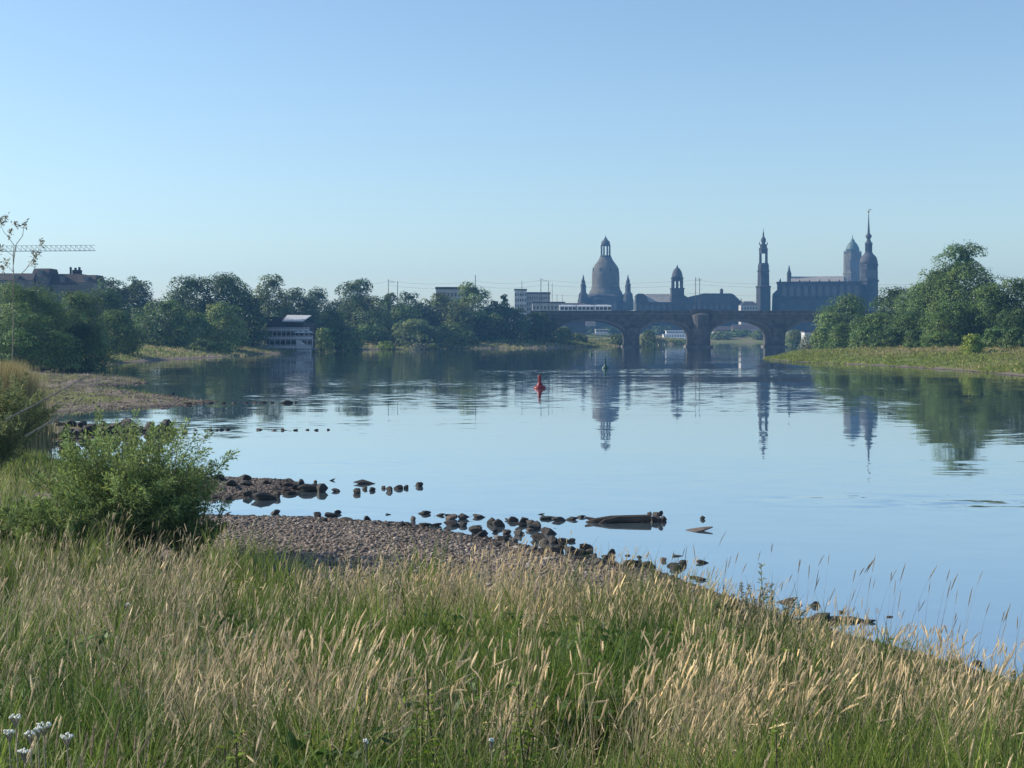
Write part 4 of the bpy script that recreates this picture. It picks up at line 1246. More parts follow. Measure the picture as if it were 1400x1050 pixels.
def meadow_state(X, D, px):
    zg = ground(X, D, False)
    dl = sdf(LEFT, X, D)
    pc = HOR + (EYE - zg - .72) / D * F          # where the top of the sward shows
    inside = (D < np.interp(px, DMAX[:, 0], DMAX[:, 1]) + .7 * fbm(X, D, 1.1, 5)) & (dl > np.interp(px, [850, 1080], [1.2, .25]) + .5 * fbm(X, D, 1.5, 6))
    g = lambda cx, cy, sx, sy: np.exp(-((px - cx) / sx) ** 2 - ((pc - cy) / sy) ** 2)
    d = .05 + .95 * g(150, 800, 190, 90) + .75 * g(300, 900, 150, 60) + .9 * g(640, 800, 260, 22) + .85 * g(880, 815, 220, 45) + .6 * g(560, 795, 240, 18)
    d = d + .9 * g(1120, 880, 130, 55) + .8 * g(960, 965, 180, 45) + .75 * g(560, 960, 200, 28) + .6 * g(1330, 970, 130, 60) + .35 * g(130, 930, 180, 50) + .5 * g(1230, 900, 100, 40)
    d = d - .8 * g(640, 878, 290, 45) - .5 * g(90, 1010, 200, 40) - .6 * g(480, 1030, 300, 28) - .4 * g(95, 880, 70, 35) - .45 * g(365, 775, 45, 25)
    d = np.clip(d * .8 + .26 * fbm(X, D, .9, 7) * np.clip(d * 2, .35, 1), 0.015, 1)
    return zg, dl, pc, inside, d

rg = np.random.default_rng(5)
green = QM(); dryq = QM()
# green blades
def hollow(X, D):
    h = .58 * np.clip((fbm(X, D, 1.05, 55) - .55) / .5, 0, 1)
    for cx, cy, sx, sy in ((.35, 11.7, .95, .45), (-3.9, 13.2, .6, .5), (-.9, 12.4, .5, .3), (2.5, 13.5, .5, .4)):
        h = np.maximum(h, .62 * np.exp(-((X - cx) / sx) ** 2 - ((D - cy) / sy) ** 2))
    return 1 - h
def green_layer(n, d0, d1, w, m):
    """tufts: each tuft shares its height, tint and lean"""
    X, D, px = scatter(n, d0, d1, rg)
    zg, dl, pc, ins, dr = meadow_state(X, D, px)
    ok = ins & (rg.random(n) < 1.0 - .55 * dr)
    X, D, dr, dl = X[ok], D[ok], dr[ok], dl[ok]
    n = len(X); hgt = hollow(X, D) * np.interp(dl, [0, 1.2, 4], [.3, .5, 1]) * np.clip(1 + .30 * fbm(X, D, .75, 9) + .16 * rg.normal(size=n), .3, 1.5)
    patch = fbm(X, D, .6, 10)
    f1 = np.clip(.38 + .3 * patch + .28 * rg.normal(size=n), 0, 1)[:, None]
    c0 = np.array([.072, .130, .026]); c1 = np.array([.215, .275, .052]); c2 = np.array([.36, .31, .18])
    c = (c0 * (1 - f1) + c1 * f1) * np.clip(1 + .18 * rg.normal(size=(n, 1)), .5, 1.6)
    taz = rg.uniform(0, 6.28, n)
    R_ = lambda v: np.repeat(v, m, 0)
    k = n * m; r = .085 * np.sqrt(rg.random(k)) ; a = rg.uniform(0, 6.28, k)
    Xb = R_(X) + r * np.cos(a); Yb = R_(D) + r * np.sin(a); zb = ground(Xb, Yb, False) - .02
    f2 = ((rg.random(k) < .05 + .4 * R_(dr)) * rg.uniform(.4, 1, k))[:, None]
    cb = R_(c) * (1 - f2) + c2 * f2
    az = np.where(rg.random(k) < .6, a, R_(taz)) + .4 * rg.normal(size=k)
    green.blades(np.stack([Xb, Yb, zb], -1), rg, rg.uniform(.42, 1.05, k) * R_(hgt), rg.uniform(.02, .32, k), rg.uniform(.2, 2.0, k) * rg.random(k) ** .5, rg.uniform(.6, 1.4, k) * w, 4, cb, .2, az)
green_layer(1700, 4.2, 8.5, .013, 13)
green_layer(3600, 8.0, 15, .015, 12)
green_layer(5200, 14, 31, .019, 10)
# broad leaved herbs low in the sward
def herb_layer(n, d0, d1, sz):
    X, D, px = scatter(n, d0, d1, rg)
    zg, dl, pc, ins, dr = meadow_state(X, D, px)
    h = fbm(X, D, 1.0, 21)
    ok = ins & (dr < .55) & (h > .25)
    X, D, zg = X[ok], D[ok], zg[ok]; n = len(X)
    P = np.stack([X, D, zg + rg.uniform(.05, .72, n) ** .8 * .85], -1)
    Nn = unit(rg.normal(size=(n, 3)) * .6 + np.array([0, -.1, 1.0]))
    V_, F_ = leaf_quads(P, Nn, sz * rg.uniform(.6, 1.5, n), 2.0, rg)
    f = (fbm(X, D, 2.2, 22) > .9)[:, None]
    c = np.where(f, np.array([.19, .27, .035]), np.array([.065, .125, .028])) * np.clip(1 + .3 * rg.normal(size=(n, 1)), .4, 2)
    green.add(V_, F_, np.repeat(c, 4, 0))
herb_layer(16000, 4.4, 9, .055)
herb_layer(26000, 9, 20, .06)
tag(green.build("green_grass", M["grass"]), "tall green meadow grass and herbs covering the near bank", None, None, "stuff")
# dry stems with seed heads
def dry_layer(n, d0, d1, sw, nsp, m=5):
    X, D, px = scatter(n, d0, d1, rg)
    zg, dl, pc, ins, dr = meadow_state(X, D, px)
    ok = ins & (rg.random(n) < dr)
    X, D, px, dl = X[ok], D[ok], px[ok], dl[ok]
    n = len(X)
    ok2 = rg.random(n) < hollow(X, D) ** 2
    X, D, px, dl = X[ok2], D[ok2], px[ok2], dl[ok2]; n = len(X)
    hg = np.interp(dl, [0, 1.2, 4], [.35, .6, 1]) * np.clip(1 + .16 * fbm(X, D, .8, 31) + .1 * rg.normal(size=n), .5, 1.35)
    taz = rg.normal(.1, 1.0, n); tl = rg.uniform(0, .11, n); tb = rg.uniform(.0, .42, n)
    wg = np.clip(np.interp(px, [150, 450, 700], [.1, .5, .8]) + .25 * rg.normal(size=n), 0, 1)[:, None]
    wb = np.clip(.25 + .3 * rg.normal(size=(n, 1)), 0, 1) * np.interp(px, [100, 500], [1, .4])[:, None]
    tan = np.array([.59, .505, .36]); gold = np.array([.78, .63, .40]); gry = np.array([.30, .255, .17])
    c = (tan * (1 - wg) + gold * wg) * (1 - wb) + gry * wb
    rep = rg.integers(1, 2 * m, n)
    R_ = lambda v: np.repeat(v, rep, 0)
    k = int(rep.sum()); r = .16 * np.sqrt(rg.random(k)); a = rg.uniform(0, 6.28, k)
    Xb = R_(X) + r * np.cos(a); Yb = R_(D) + r * np.sin(a); zb = ground(Xb, Yb, False) - .02
    c = R_(c) * np.clip(1 + .14 * rg.normal(size=(k, 1)), .5, 1.5)
    L_ = rg.uniform(.66, 1.14, k) * R_(hg)
    az = R_(taz) + .5 * rg.normal(size=k)
    tip, td = dryq.blades(np.stack([Xb, Yb, zb], -1), rg, L_, np.abs(R_(tl) + .07 * rg.normal(size=k)), R_(tb) + rg.uniform(0, .35, k) + (rg.random(k) < .08) * rg.uniform(.5, 1.6, k), rg.uniform(.7, 1.5, k) * sw, 4, c * .85, .15, az)
    dryq.heads(tip, td, rg, rg.uniform(.08, .20, k), rg.uniform(.011, .029, k), c, nsp)
    q = rg.random(k) < .8
    Bm = np.stack([Xb, Yb, zb], -1)[q]; m_ = len(Bm)
    Bm[:, 2] += rg.uniform(.05, .6, m_) * L_[q]
    Bm[:, 0] += .04 * rg.normal(size=m_)
    dryq.blades(Bm, rg, rg.uniform(.15, .42, m_), rg.uniform(.2, 1.0, m_), rg.uniform(.5, 2.2, m_), sw * rg.uniform(1.5, 3.5, m_), 3, (c * .9)[q], .2)
dry_layer(820, 4.4, 8, .0038, 18)
dry_layer(2150, 7.6, 14, .0046, 13)
dry_layer(3800, 13.5, 31, .0062, 8)
# sparse tall reeds standing clear above the water at the right edge
n = 70
px = rg.uniform(900, 1460, n); D = np.interp(px, DMAX[:, 0], DMAX[:, 1]) + rg.uniform(-3, .3, n)
X = (px - 700) / F * D
B = np.stack([X, D, ground(X, D, False) - .02], -1)
L_ = rg.uniform(.95, 1.6, n); cc = np.array([.33, .27, .17]) * np.ones((n, 1))
tip, td = dryq.blades(B, rg, L_, rg.uniform(.0, .12, n), rg.uniform(.05, .5, n), np.full(n, .006), 5, cc, .15, rg.normal(.2, .5, n))
dryq.heads(tip, td, rg, rg.uniform(.14, .30, n), rg.uniform(.012, .024, n), cc, 12)
tag(dryq.build("dry_grass", M["dry"]), "dry golden grass stems with feathery seed heads on the near bank", None, None, "stuff")

# rough grass of the farther banks
bankq = QM()
def bank_grass(n, x0, x1, y0, y1, dmin, dmax, h, w, fdry, right):
    X = rg.uniform(x0, x1, n); Y = rg.uniform(y0, y1, n)
    d = sdf(RIGHT if right else LEFT, X, Y)
    ok = (d > dmin + fbm(X, Y, .15, 41)) & (d < dmax)
    X, Y, d = X[ok], Y[ok], d[ok]; n = len(X)
    f = np.clip(fdry + .45 * fbm(X, Y, .09, 42) + .3 * rg.normal(size=n) + (np.clip((d - 12) / 14, 0, 1) * .45 - .2 if right else 0), 0, 1)[:, None]
    c = (np.array([.205, .245, .05]) if right else np.array([.16, .225, .045])) * (1 - f) + np.array([.38, .315, .165]) * f
    B = np.stack([X, Y, ground(X, Y) - .05], -1)
    bankq.blades(B, rg, h * rg.uniform(.5, 1.4, n), rg.uniform(0, .4, n), rg.uniform(.1, 1, n), w * rg.uniform(.6, 1.5, n), 2, c, .22)
bank_grass(80000, 48, 125, 165, 330, .9, 45, .36, .18, .25, True)
bank_grass(26000, 50, 130, 330, 520, 1.5, 40, .5, .25, .4, True)
bank_grass(40000, -125, -55, 225, 420, 1.0, 40, .5, .22, .5, False)
bank_grass(34000, -62, 60, 400, 660, .8, 30, .6, .35, .45, False)
bank_grass(14000, 20, 120, 640, 880, 1.0, 30, .8, .5, .5, False)
bank_grass(30000, -60, -12, 40, 200, .9, 26, .30, .04, .35, False)
bank_grass(16000, -25, -10.5, 37, 68, .6, 26, .42, .03, .3, False)
tag(bankq.build("bank_grass", M["grass"]), "rough grass on the farther river banks", None, None, "stuff")

# pale reed strips near the bridge
# ------------------------------------------------------------------ shrubs of the near left bank
def shoots_shrub(name, label, cat, px, D, W, H, nshoot, leaf_n, ll, lw, col, spread=.9, zb=None, stemr=.012, low=.25, group=None, seed=1, top=None):
    rg = np.random.default_rng(seed)
    x = PX(px, D); z0 = gz(x, D) - .05 if zb is None else zb
    if top is not None: H = (PZ(top, D) - z0) / 1.0
    t = thing(name, label, cat, (x, D, z0), 0, group)
    q = QM(); sm = MB(); P_all, D_all, C_all = [], [], []
    for i in range(nshoot):
        a = rg.uniform(0, 6.28); r0 = rg.uniform(0, .25) * W; tl = rg.uniform(.05, 1) ** .7 * spread
        h = H * rg.uniform(.55, 1.02) * (1 - .35 * tl * rg.random())
        dirx, diry = math.cos(a), math.sin(a)
        p0 = np.array([dirx * r0 * .6, diry * r0 * .6, 0]); reach = W * .5 * tl
        pts = []
        for k in range(6):
            u = k / 5
            pts.append(p0 + np.array([dirx * reach * u ** 1.2, diry * reach * u ** 1.2, h * (u - .22 * tl * u * u)]) + rg.normal(size=3) * .02 * H * (u > 0))
        sm.tube(pts, [stemr * (1.2 - u * 1.0) for u in np.linspace(0, 1, 6)], 4)
        m_ = leaf_n; u = rg.uniform(low, 1.0, m_) ** .8
        arr = np.array(pts); pos = np.stack([np.interp(u * 5, range(6), arr[:, c]) for c in range(3)], -1)
        tang = unit(arr[-1] - arr[-3])
        out = unit(rg.normal(size=(m_, 3)) + np.array([0, 0, .25]))
        twig = rg.uniform(.02, .26, (m_, 1)) * np.interp(u, [0, .7, 1], [1.2, 1, .25])[:, None] * W * .22
        P_all.append(pos + out * twig); D_all.append(unit(out + tang * .8)); C_all.append(np.full(m_, np.clip(1 + .2 * rg.normal(), .6, 1.5)))
    P = np.concatenate(P_all); d = np.concatenate(D_all); tone = np.concatenate(C_all)
    k = P[:, 2] > .03; P, d, tone = P[k], d[k], tone[k]; n = len(P)
    Nn = unit(np.cross(d, rg.normal(size=(n, 3))))
    L_ = ll * rg.uniform(.6, 1.3, (n, 1)); w = lw * rg.uniform(.7, 1.3, (n, 1))
    mid = P + d * L_ * .45 ; tipp = P + d * L_ + np.array([0, 0, -1]) * L_ * .12
    sv = np.cross(Nn, d) * w * .5
    Q = np.stack([P, mid + sv, tipp, mid - sv], 1).reshape(-1, 3)
    c = np.array(col) * (tone * np.clip(1 + .25 * rg.normal(size=n), .45, 1.8))[:, None]
    yel = (rg.random(n) < .15)[:, None]
    c = np.where(yel, c * np.array([1.5, 1.25, .9]), c)
    q.add(Q, np.arange(4 * n).reshape(n, 4), np.repeat(c, 4, 0))
    q.build("foliage", M["leaf"], t)
    sm.build("stems", M["bark"], t)
    return t
shoots_shrub("willow_bush", "big leafy green willow bush growing at the left edge of the gravel beach", "bush", 180, 31, 3.9, 3.3, 190, 290, .10, .025, (.185, .262, .095), seed=3)
shoots_shrub("willow_bush", "lower left offshoot of the big willow bush in the golden grass", "bush", 85, 29.5, 2.0, 1.8, 85, 220, .10, .025, (.185, .262, .09), seed=4)
shoots_shrub("willow_bush", "dark low willow scrub at the right foot of the big bush", "bush", 258, 30, 1.5, 1.7, 45, 190, .10, .024, (.12, .185, .065), seed=5)
shoots_shrub("willow_bush", "low green growth filling the left picture edge beside the willow", "bush", 5, 30.5, 2.0, 1.6, 45, 150, .11, .028, (.15, .22, .08), seed=6)
shoots_shrub("leaning_shrub", "dark shrub with slanting branches at the left picture edge above the groynes", "bush", 4, 56, 3.5, 3.4, 105, 200, .15, .040, (.19, .225, .095), seed=7, spread=1.05, top=498)
shoots_shrub("leaning_shrub", "lower shrub clump in front of the slanting one at the left edge", "bush", -14, 50, 2.2, 2.4, 60, 170, .13, .035, (.17, .21, .09), seed=8, top=545)
# dry golden crown of grass on the hump behind it
hq = QM(); n = 5200
Xh = rg.normal(PX(2, 66), .85, n); Yh = rg.normal(66, 1.0, n)
xb, yb = PX(10, 66), 66.0
hz = PZ(495, 66)
zg = ground(Xh, Yh, False)
topz = np.maximum(zg + .4, hz - .8 * (Xh - PX(5, 66)) ** 2 * .9 + .12 * rg.normal(size=n))
hq.blades(np.stack([Xh, Yh, zg], -1), rg, np.maximum(topz - zg, .3), rg.uniform(0, .08, n), rg.uniform(.05, .4, n), np.full(n, .035), 3, np.array([.34, .29, .14]) * np.ones((n, 1)), .3)
o = hq.build("dry_reed_clump", M["dry"])
tag(o, "golden dry reed clump topping the shrub at the left picture edge", "reeds")
# slanting dead branches
for pts, lab in (([(8, 574), (60, 545), (120, 510)], "thin dead branch slanting up through the left edge shrub, upper one"), ([(35, 596), (70, 575), (110, 556)], "thin dead branch slanting over the dark groyne stones, lower one")):
    mb = MB(); D = 50
    mb.tube([(PX(a, D), D + i * .4, PZ(b_, D)) for i, (a, b_) in enumerate(pts)], [.04, .03, .012], 6)
    for i in range(3):
        A = Vector((PX(pts[1][0] + 15 * i - 12, D), D + .3, PZ(pts[1][1] - 8 * i + 6, D)))
        mb.tube([A, A + Vector((.35, .1, .28 + .1 * i))], [.014, .005], 5)
    tag(mb.build("dead_branch", M["twig"]), lab, "branch")
# thin half bare sapling with seed tufts
def sapling():
    D = 76.0; x = PX(14, D); z0 = gz(x, D) - .1
    rg = np.random.default_rng(77)
    t = thing("bare_sapling", "thin nearly bare sapling with tufted twigs against the sky at the left edge", "tree", (x, D, z0))
    X_ = lambda p: PX(p, D) - x
    Z_ = lambda p: PZ(p, D) - z0
    mb = MB(); tufts = []
    def br(pts, r):
        P_ = [Vector((X_(a), rg.normal() * .1, Z_(b_))) for a, b_ in pts]
        P_[0].y = 0
        mb.tube(P_, list(np.linspace(r, r * .35, len(P_))), 6)
        tufts.append(P_[-1]); tufts.append(P_[-2].lerp(P_[-1], .55))
    mb.tube([(0, 0, -.1), (X_(15), .05, Z_(560)), (X_(18), 0, Z_(440)), (X_(18), .05, Z_(370))], [.03, .028, .026, .024], 7)
    br([(18, 372), (18.5, 350), (17, 335), (13, 325), (15, 314)], .03)
    br([(18, 362), (22, 335), (30, 322), (34, 312), (36, 304)], .025)
    br([(18, 385), (34, 368), (44, 355), (50, 348)], .024)
    br([(48, 350), (54, 342), (53, 334), (58, 329)], .014)
    br([(44, 355), (49, 353), (46, 345)], .012)
    br([(34, 312), (28, 311), (22, 307)], .012)
    br([(18, 350), (6, 341), (0, 338)], .014)
    br([(18, 372), (10, 362), (6, 356)], .012)
    br([(14, 326), (6, 318), (0, 305), (2, 298)], .016)
    br([(0, 312), (6, 303), (10, 297)], .01)
    br([(18, 392), (6, 376), (4, 366)], .014)
    br([(36, 367), (42, 362), (48, 360)], .012)
    mb.build("branches", M["twig"], t)
    q = QM()
    P = []
    for c in tufts:
        m_ = 16
        P.append(np.array(c)[None] + rg.normal(size=(m_, 3)) * np.array([.07, .07, .11]))
    for p_ in P:
        q = QM(); n = len(p_)
        V_, F_ = leaf_quads(p_, unit(rg.normal(size=(n, 3))), .075 * rg.uniform(.6, 1.4, n), 2.2, rg)
        q.add(V_, F_, np.repeat(np.array([.22, .21, .14]) * np.clip(1 + .25 * rg.normal(size=(n, 1)), .5, 1.6), 4, 0))
        q.build("leaf_tuft", M["leaf"], t)
sapling()

# ------------------------------------------------------------------ single plants of the meadow
def herb(name, label, cat, px, D, top, col, seed, leaf_l=.09, leaf_w=.03, n=60, spread=.18, stems=1, group=None, head=None):
    rg = np.random.default_rng(seed); x = PX(px, D); z0 = gz(x, D) - .02; H = PZ(top, D) - z0
    t = thing(name, label, cat, (x, D, z0), 0, group)
    sm = MB(); q = QM(); Ps, Ds = [], []
    for i in range(stems):
        lx = rg.normal() * spread * (i > 0); h = H * (1 if i == 0 else rg.uniform(.6, .95)); ly = rg.normal() * spread * (i > 0)
        pts = [np.array([lx * u ** 1.1 + .03 * math.sin(5 * u + i), ly * u, h * u]) for u in np.linspace(0, 1, 6)]
        sm.tube(pts, list(np.linspace(.012, .004, 6)), 5)
        u = rg.uniform(.12, 1, n); arr = np.array(pts)
        Ps.append(np.stack([np.interp(u * 5, range(6), arr[:, c]) for c in range(3)], -1))
        o_ = unit(rg.normal(size=(n, 3)) * np.array([1, 1, .25]) + np.array([0, 0, .55])); Ds.append(o_)
    P = np.concatenate(Ps); d = np.concatenate(Ds); m_ = len(P)
    L_ = leaf_l * rg.uniform(.6, 1.2, (m_, 1)) * (1.25 - .6 * P[:, 2:3] / H); w = leaf_w * rg.uniform(.7, 1.2, (m_, 1))
    sv = unit(np.cross(d, rg.normal(size=(m_, 3)) * .3 + np.array([0, 0, 1]))) * w * .5
    mid = P + d * L_ * .5; tp = P + d * L_ - np.array([0, 0, 1]) * L_ * .2
    q.add(np.stack([P, mid + sv, tp, mid - sv], 1).reshape(-1, 3), np.arange(4 * m_).reshape(m_, 4), np.repeat(np.array(col) * np.clip(1 + .25 * rg.normal(size=(m_, 1)), .5, 1.7), 4, 0))
    q.build("leaves", M["leaf"], t); sm.build("stem", M["bark"], t)
    return t
herb("willow_sprout", "single upright leafy willow sprout rising above the grass against the water", "plant", 1043, 22.5, 770, (.26, .32, .16), 1, .15, .042, 46)
G_ = "grey green mugwort plants by the right waterline"
herb("mugwort_plant", "grey green mugwort clump at the left foot of the leafy sprout", "plant", 1016, 22.9, 796, (.25, .26, .19), 2, .085, .03, 150, .32, 11, G_)
herb("mugwort_plant", "grey green mugwort clump at the right foot of the leafy sprout", "plant", 1058, 22.4, 806, (.24, .255, .185), 3, .085, .03, 150, .32, 11, G_)
herb("mugwort_plant", "bushy mugwort with yellowed leaves below the leafy sprout", "plant", 1034, 21.8, 818, (.24, .24, .14), 4, .08, .03, 150, .34, 11, G_)
herb("dock_plant", "dry rust brown dock stalk standing left of the mugwort clumps", "plant", 992, 22.6, 800, (.17, .10, .07), 5, .035, .03, 260, .12, 4)
herb("dock_plant", "short dry brown dock stalk in the grass by the waterside stones", "plant", 940, 23.2, 806, (.20, .14, .09), 6, .035, .028, 160, .1, 2)
G2 = "bright green herb tufts in the meadow"
for i, (px, D, top, lab) in enumerate([(715, 9.2, 935, "bright yellow green herb in the dark hollow of the meadow middle"), (1068, 8.2, 1000, "bright yellow green herb near the bottom edge right of middle"), (330, 8.0, 1000, "bright green herb tuft near the bottom edge left of middle"), (590, 9.6, 915, "small light green herb left of the dark meadow hollow")]):
    herb("leafy_herb", lab, "plant", px, D, top, (.17, .24, .03), 20 + i, .085, .03, 70, .09, 4, G2)

def yarrow(px, py, D, r, label, seed):
    rg = np.random.default_rng(seed); x = PX(px, D); z0 = gz(x, D); H = PZ(py, D) - z0
    t = thing("yarrow", label, "flower", (x, D, z0), 0, "white yarrow flowers in the lower left grass")
    s = MB(); s.tube([(0, 0, -.05), (.02, .01, H * .5), (0, 0, H - .05)], [.005, .0045, .003], 5); f = MB()
    for i in range(18):
        a = rg.uniform(0, 6.28); rr = r * math.sqrt(rg.random())
        cx_, cy_, cz_ = rr * math.cos(a), rr * math.sin(a), H - .22 * rr * rr / r + rg.normal() * .004
        s.tube([(0, 0, H - .06), (cx_, cy_, cz_)], [.0022, .0015], 4)
        f.lathe([(.003, cz_ - .003), (.0062, cz_ + .002), (.005, cz_ + .005), (.001, cz_ + .008)], 6, cx_, cy_, rg.uniform(0, 1))
    s.build("stem", M["twig"], t); f.build("flower_head", M["petal"], t)
for i, (px, py, D, r, lab) in enumerate([
    (22, 979, 7.3, .032, "topmost small white yarrow umbel in the lower left corner"),
    (13, 1000, 7.2, .026, "white yarrow umbel nearest the left picture edge"),
    (42, 1002, 7.25, .028, "white yarrow umbel low in the middle of the left corner group"),
    (60, 990, 7.5, .034, "white yarrow umbel tallest of the tight middle pair"),
    (52, 996, 7.4, .026, "white yarrow umbel tucked under the tight middle pair"),
    (92, 1006, 7.3, .032, "white yarrow umbel standing apart at the right of the group"),
    (34, 1026, 7.0, .030, "lowest white yarrow umbel near the bottom picture edge"),
    (146, 793, 24.5, .075, "white flower umbel high in the golden grass below the willow"),
    (174, 826, 18.5, .045, "single white umbel among dry stems below the willow"),
    (672, 1012, 8.2, .012, "tiny white flower near the bottom edge right of middle"),
    (500, 1013, 8.2, .012, "tiny white flower near the bottom edge left of middle"),
]):
    yarrow(px, py, D, r, lab, 50 + i)

# ------------------------------------------------------------------ stones
def stone_mesh(seed, flat=.7):
    """angular broken block: hull of random points with worn edges"""
    r_ = np.random.default_rng(seed)
    p = unit(r_.normal(size=(15, 3))) * r_.uniform(.72, 1.0, (15, 1)) * np.array([.78, .78, .74])
    p = np.concatenate([p, p[:4] * np.array([1, 1, -1])])
    bm = bmesh.new()
    for q in p: bm.verts.new(q)
    res = bmesh.ops.convex_hull(bm, input=bm.verts)
    bmesh.ops.delete(bm, geom=[g for g in res["geom_interior"] if isinstance(g, bmesh.types.BMVert)], context='VERTS')
    bmesh.ops.dissolve_limit(bm, angle_limit=math.radians(14), verts=bm.verts, edges=bm.edges)
    bmesh.ops.bevel(bm, geom=list(bm.edges), offset=.035, segments=1, affect='EDGES')
    bmesh.ops.triangulate(bm, faces=bm.faces)
    for v in bm.verts:
        v.co = Vector((v.co.x * (1 + .03 * r_.normal()), v.co.y * (1 + .03 * r_.normal()), v.co.z * flat * (1 + .03 * r_.normal())))
    me = bpy.data.meshes.new("stone"); bm.to_mesh(me); bm.free()
    return me
STONES = {}
for mname in ("stone", "stone_mid", "stone_pale"):
    STONES[mname] = []
    for k in range(7):
        me = stone_mesh(300 + k, [.75, .6, .85, .5, .9, .65, .4][k]); me.materials.append(M[mname]); STONES[mname].append(me)
srg = np.random.default_rng(99)
def stone(px, py, wpx, hpx, label, group=None, mat="stone", k=None, z=0.0, ry=None):
    """py is where the stone meets the water or gravel"""
    D = GD(py, z)
    for _ in range(4):
        zg_ = float(ground(np.array([PX(px, D)]), np.array([D]))[0]); D = GD(py, max(z, zg_ if zg_ < 1 else z))
    z = max(z, min(zg_, 1) - .02)
    x = PX(px, D); w = wpx / F * D; h = hpx * .60 / F * D; w *= 1.12
    k = int(srg.integers(0, 7)) if k is None else k
    o = bpy.data.objects.new("stone", STONES[mat][k]); COL.objects.link(o)
    f = [.75, .6, .85, .5, .9, .65, .4][k] * .6
    sx = w * .72; sz = h * .72 / f
    dep = w * srg.uniform(.4, .62)
    o.scale = (sx, dep, sz)
    o.location = (x, D + dep * .4, z + h - sz * f * 1.0 + .0)
    o.rotation_euler = (srg.normal() * .12, srg.normal() * .15, srg.uniform(0, 6.28) if wpx / max(hpx, 1) < 2.2 else srg.normal() * .2)
    tag(o, label, "stone", group)
    return o
def Z1(l): return [(260 + a / 3.333, 620 + b_ / 3.333, w / 3.333, h / 3.333) for a, b_, w, h in l]
def Z2(l): return [(620 + a / 3.333, 660 + b_ / 3.333, w / 3.333, h / 3.333) for a, b_, w, h in l]
# second groyne
gN = "dark stones of the gravel groyne beside the willow"
for i, (a, b_, w, h) in enumerate(Z1([(120, 122, 50, 26), (245, 122, 52, 28), (250, 148, 50, 24), (180, 148, 60, 26), (335, 140, 50, 18), (260, 197, 40, 24), (330, 210, 90, 26), (395, 198, 44, 22), (400, 146, 40, 16), (450, 152, 50, 16),
        (505, 142, 36, 22), (530, 166, 70, 22), (595, 174, 60, 30), (480, 160, 40, 18), (290, 180, 36, 18), (210, 165, 40, 16), (430, 170, 40, 16), (455, 185, 40, 12), (100, 205, 40, 16), (560, 160, 50, 18), (380, 165, 40, 14), (170, 208, 40, 14)])):
    stone(a, b_, w * 1.35, h * 1.9, "dark stone bedded in the gravel groyne that runs right from the willow bush", gN, z=.06 if b_ < 670 else .02)
for (a, b_, w, h), lab, mt, k in zip(Z1([(130, 200, 36, 18), (450, 126, 60, 22), (570, 132, 26, 18), (645, 124, 36, 10), (660, 174, 50, 24)]),
        ["small pale stone on the near edge of the willow groyne", "wedge shaped stone along the far edge of the willow groyne", "small grey pointed stone behind the tip of the willow groyne", "flat low stone in the water off the willow groyne tip", "lone round stone between the willow groyne and its outer stones"],
        ["stone_pale", "stone", "stone_mid", "stone", "stone"], [0, 4, 2, 6, 0]):
    stone(a, b_, w, h, lab, None, mt, k)
gO = "outer stones off the willow groyne"
for a, b_, w, h in Z1([(760, 182, 60, 44), (795, 140, 110, 22), (830, 170, 44, 30), (880, 160, 24, 22), (908, 172, 40, 34), (950, 162, 50, 30), (985, 160, 40, 26), (800, 165, 40, 24)]):
    stone(a, b_, w, h, "dark stone in the outer row standing in water past the willow groyne", gO)
stone(*Z1([(1046, 152, 54, 32)])[0], "outermost stone at the right end of the willow groyne row", None, "stone", 1)
# beach edge
for (a, b_, w, h), lab, mt, k in zip(Z1([(385, 278, 60, 32), (168, 276, 40, 8), (802, 310, 40, 46), (710, 312, 92, 40), (902, 280, 28, 8), (1014, 308, 34, 40), (1070, 278, 56, 26), (1145, 284, 50, 18), (1180, 282, 44, 8), (1055, 276, 40, 12)]),
        ["dark block standing alone in the water of the small bay", "flat sliver of stone at the willow side of the small bay", "upright dark block on the beach edge", "broad grey boulder left of the upright beach block", "tiny flat stone in the water right of the upright block", "pointed grey stone right of the upright beach block",
         "tilted dark stone in the water near the beach middle", "rounded dark stone beside the tilted one in the water", "flat stone sliver right of the rounded water stone", "low flat stone under the tilted one"],
        ["stone", "stone", "stone", "stone_mid", "stone", "stone_mid", "stone", "stone", "stone", "stone"], [0, 6, 4, 0, 6, 2, 4, 1, 6, 6]):
    stone(a, b_, w, h, lab, None, mt, k)
gB = "dark stones along the beach waterline"
for a, b_, w, h in Z1([(575, 286, 50, 24), (600, 318, 70, 30), (640, 292, 60, 24), (670, 276, 40, 20), (960, 330, 50, 24), (985, 332, 40, 28), (890, 332, 60, 18), (1060, 332, 70, 18), (1200, 332, 90, 26), (1240, 332, 60, 24), (1315, 296, 40, 12), (1120, 332, 50, 16), (840, 326, 40, 14)]):
    stone(a, b_, w * 1.1, h * 1.4, "dark stone in the row where the gravel beach meets the water, left of the log", gB, z=0)
gC = "tumbled stones of the beach point"
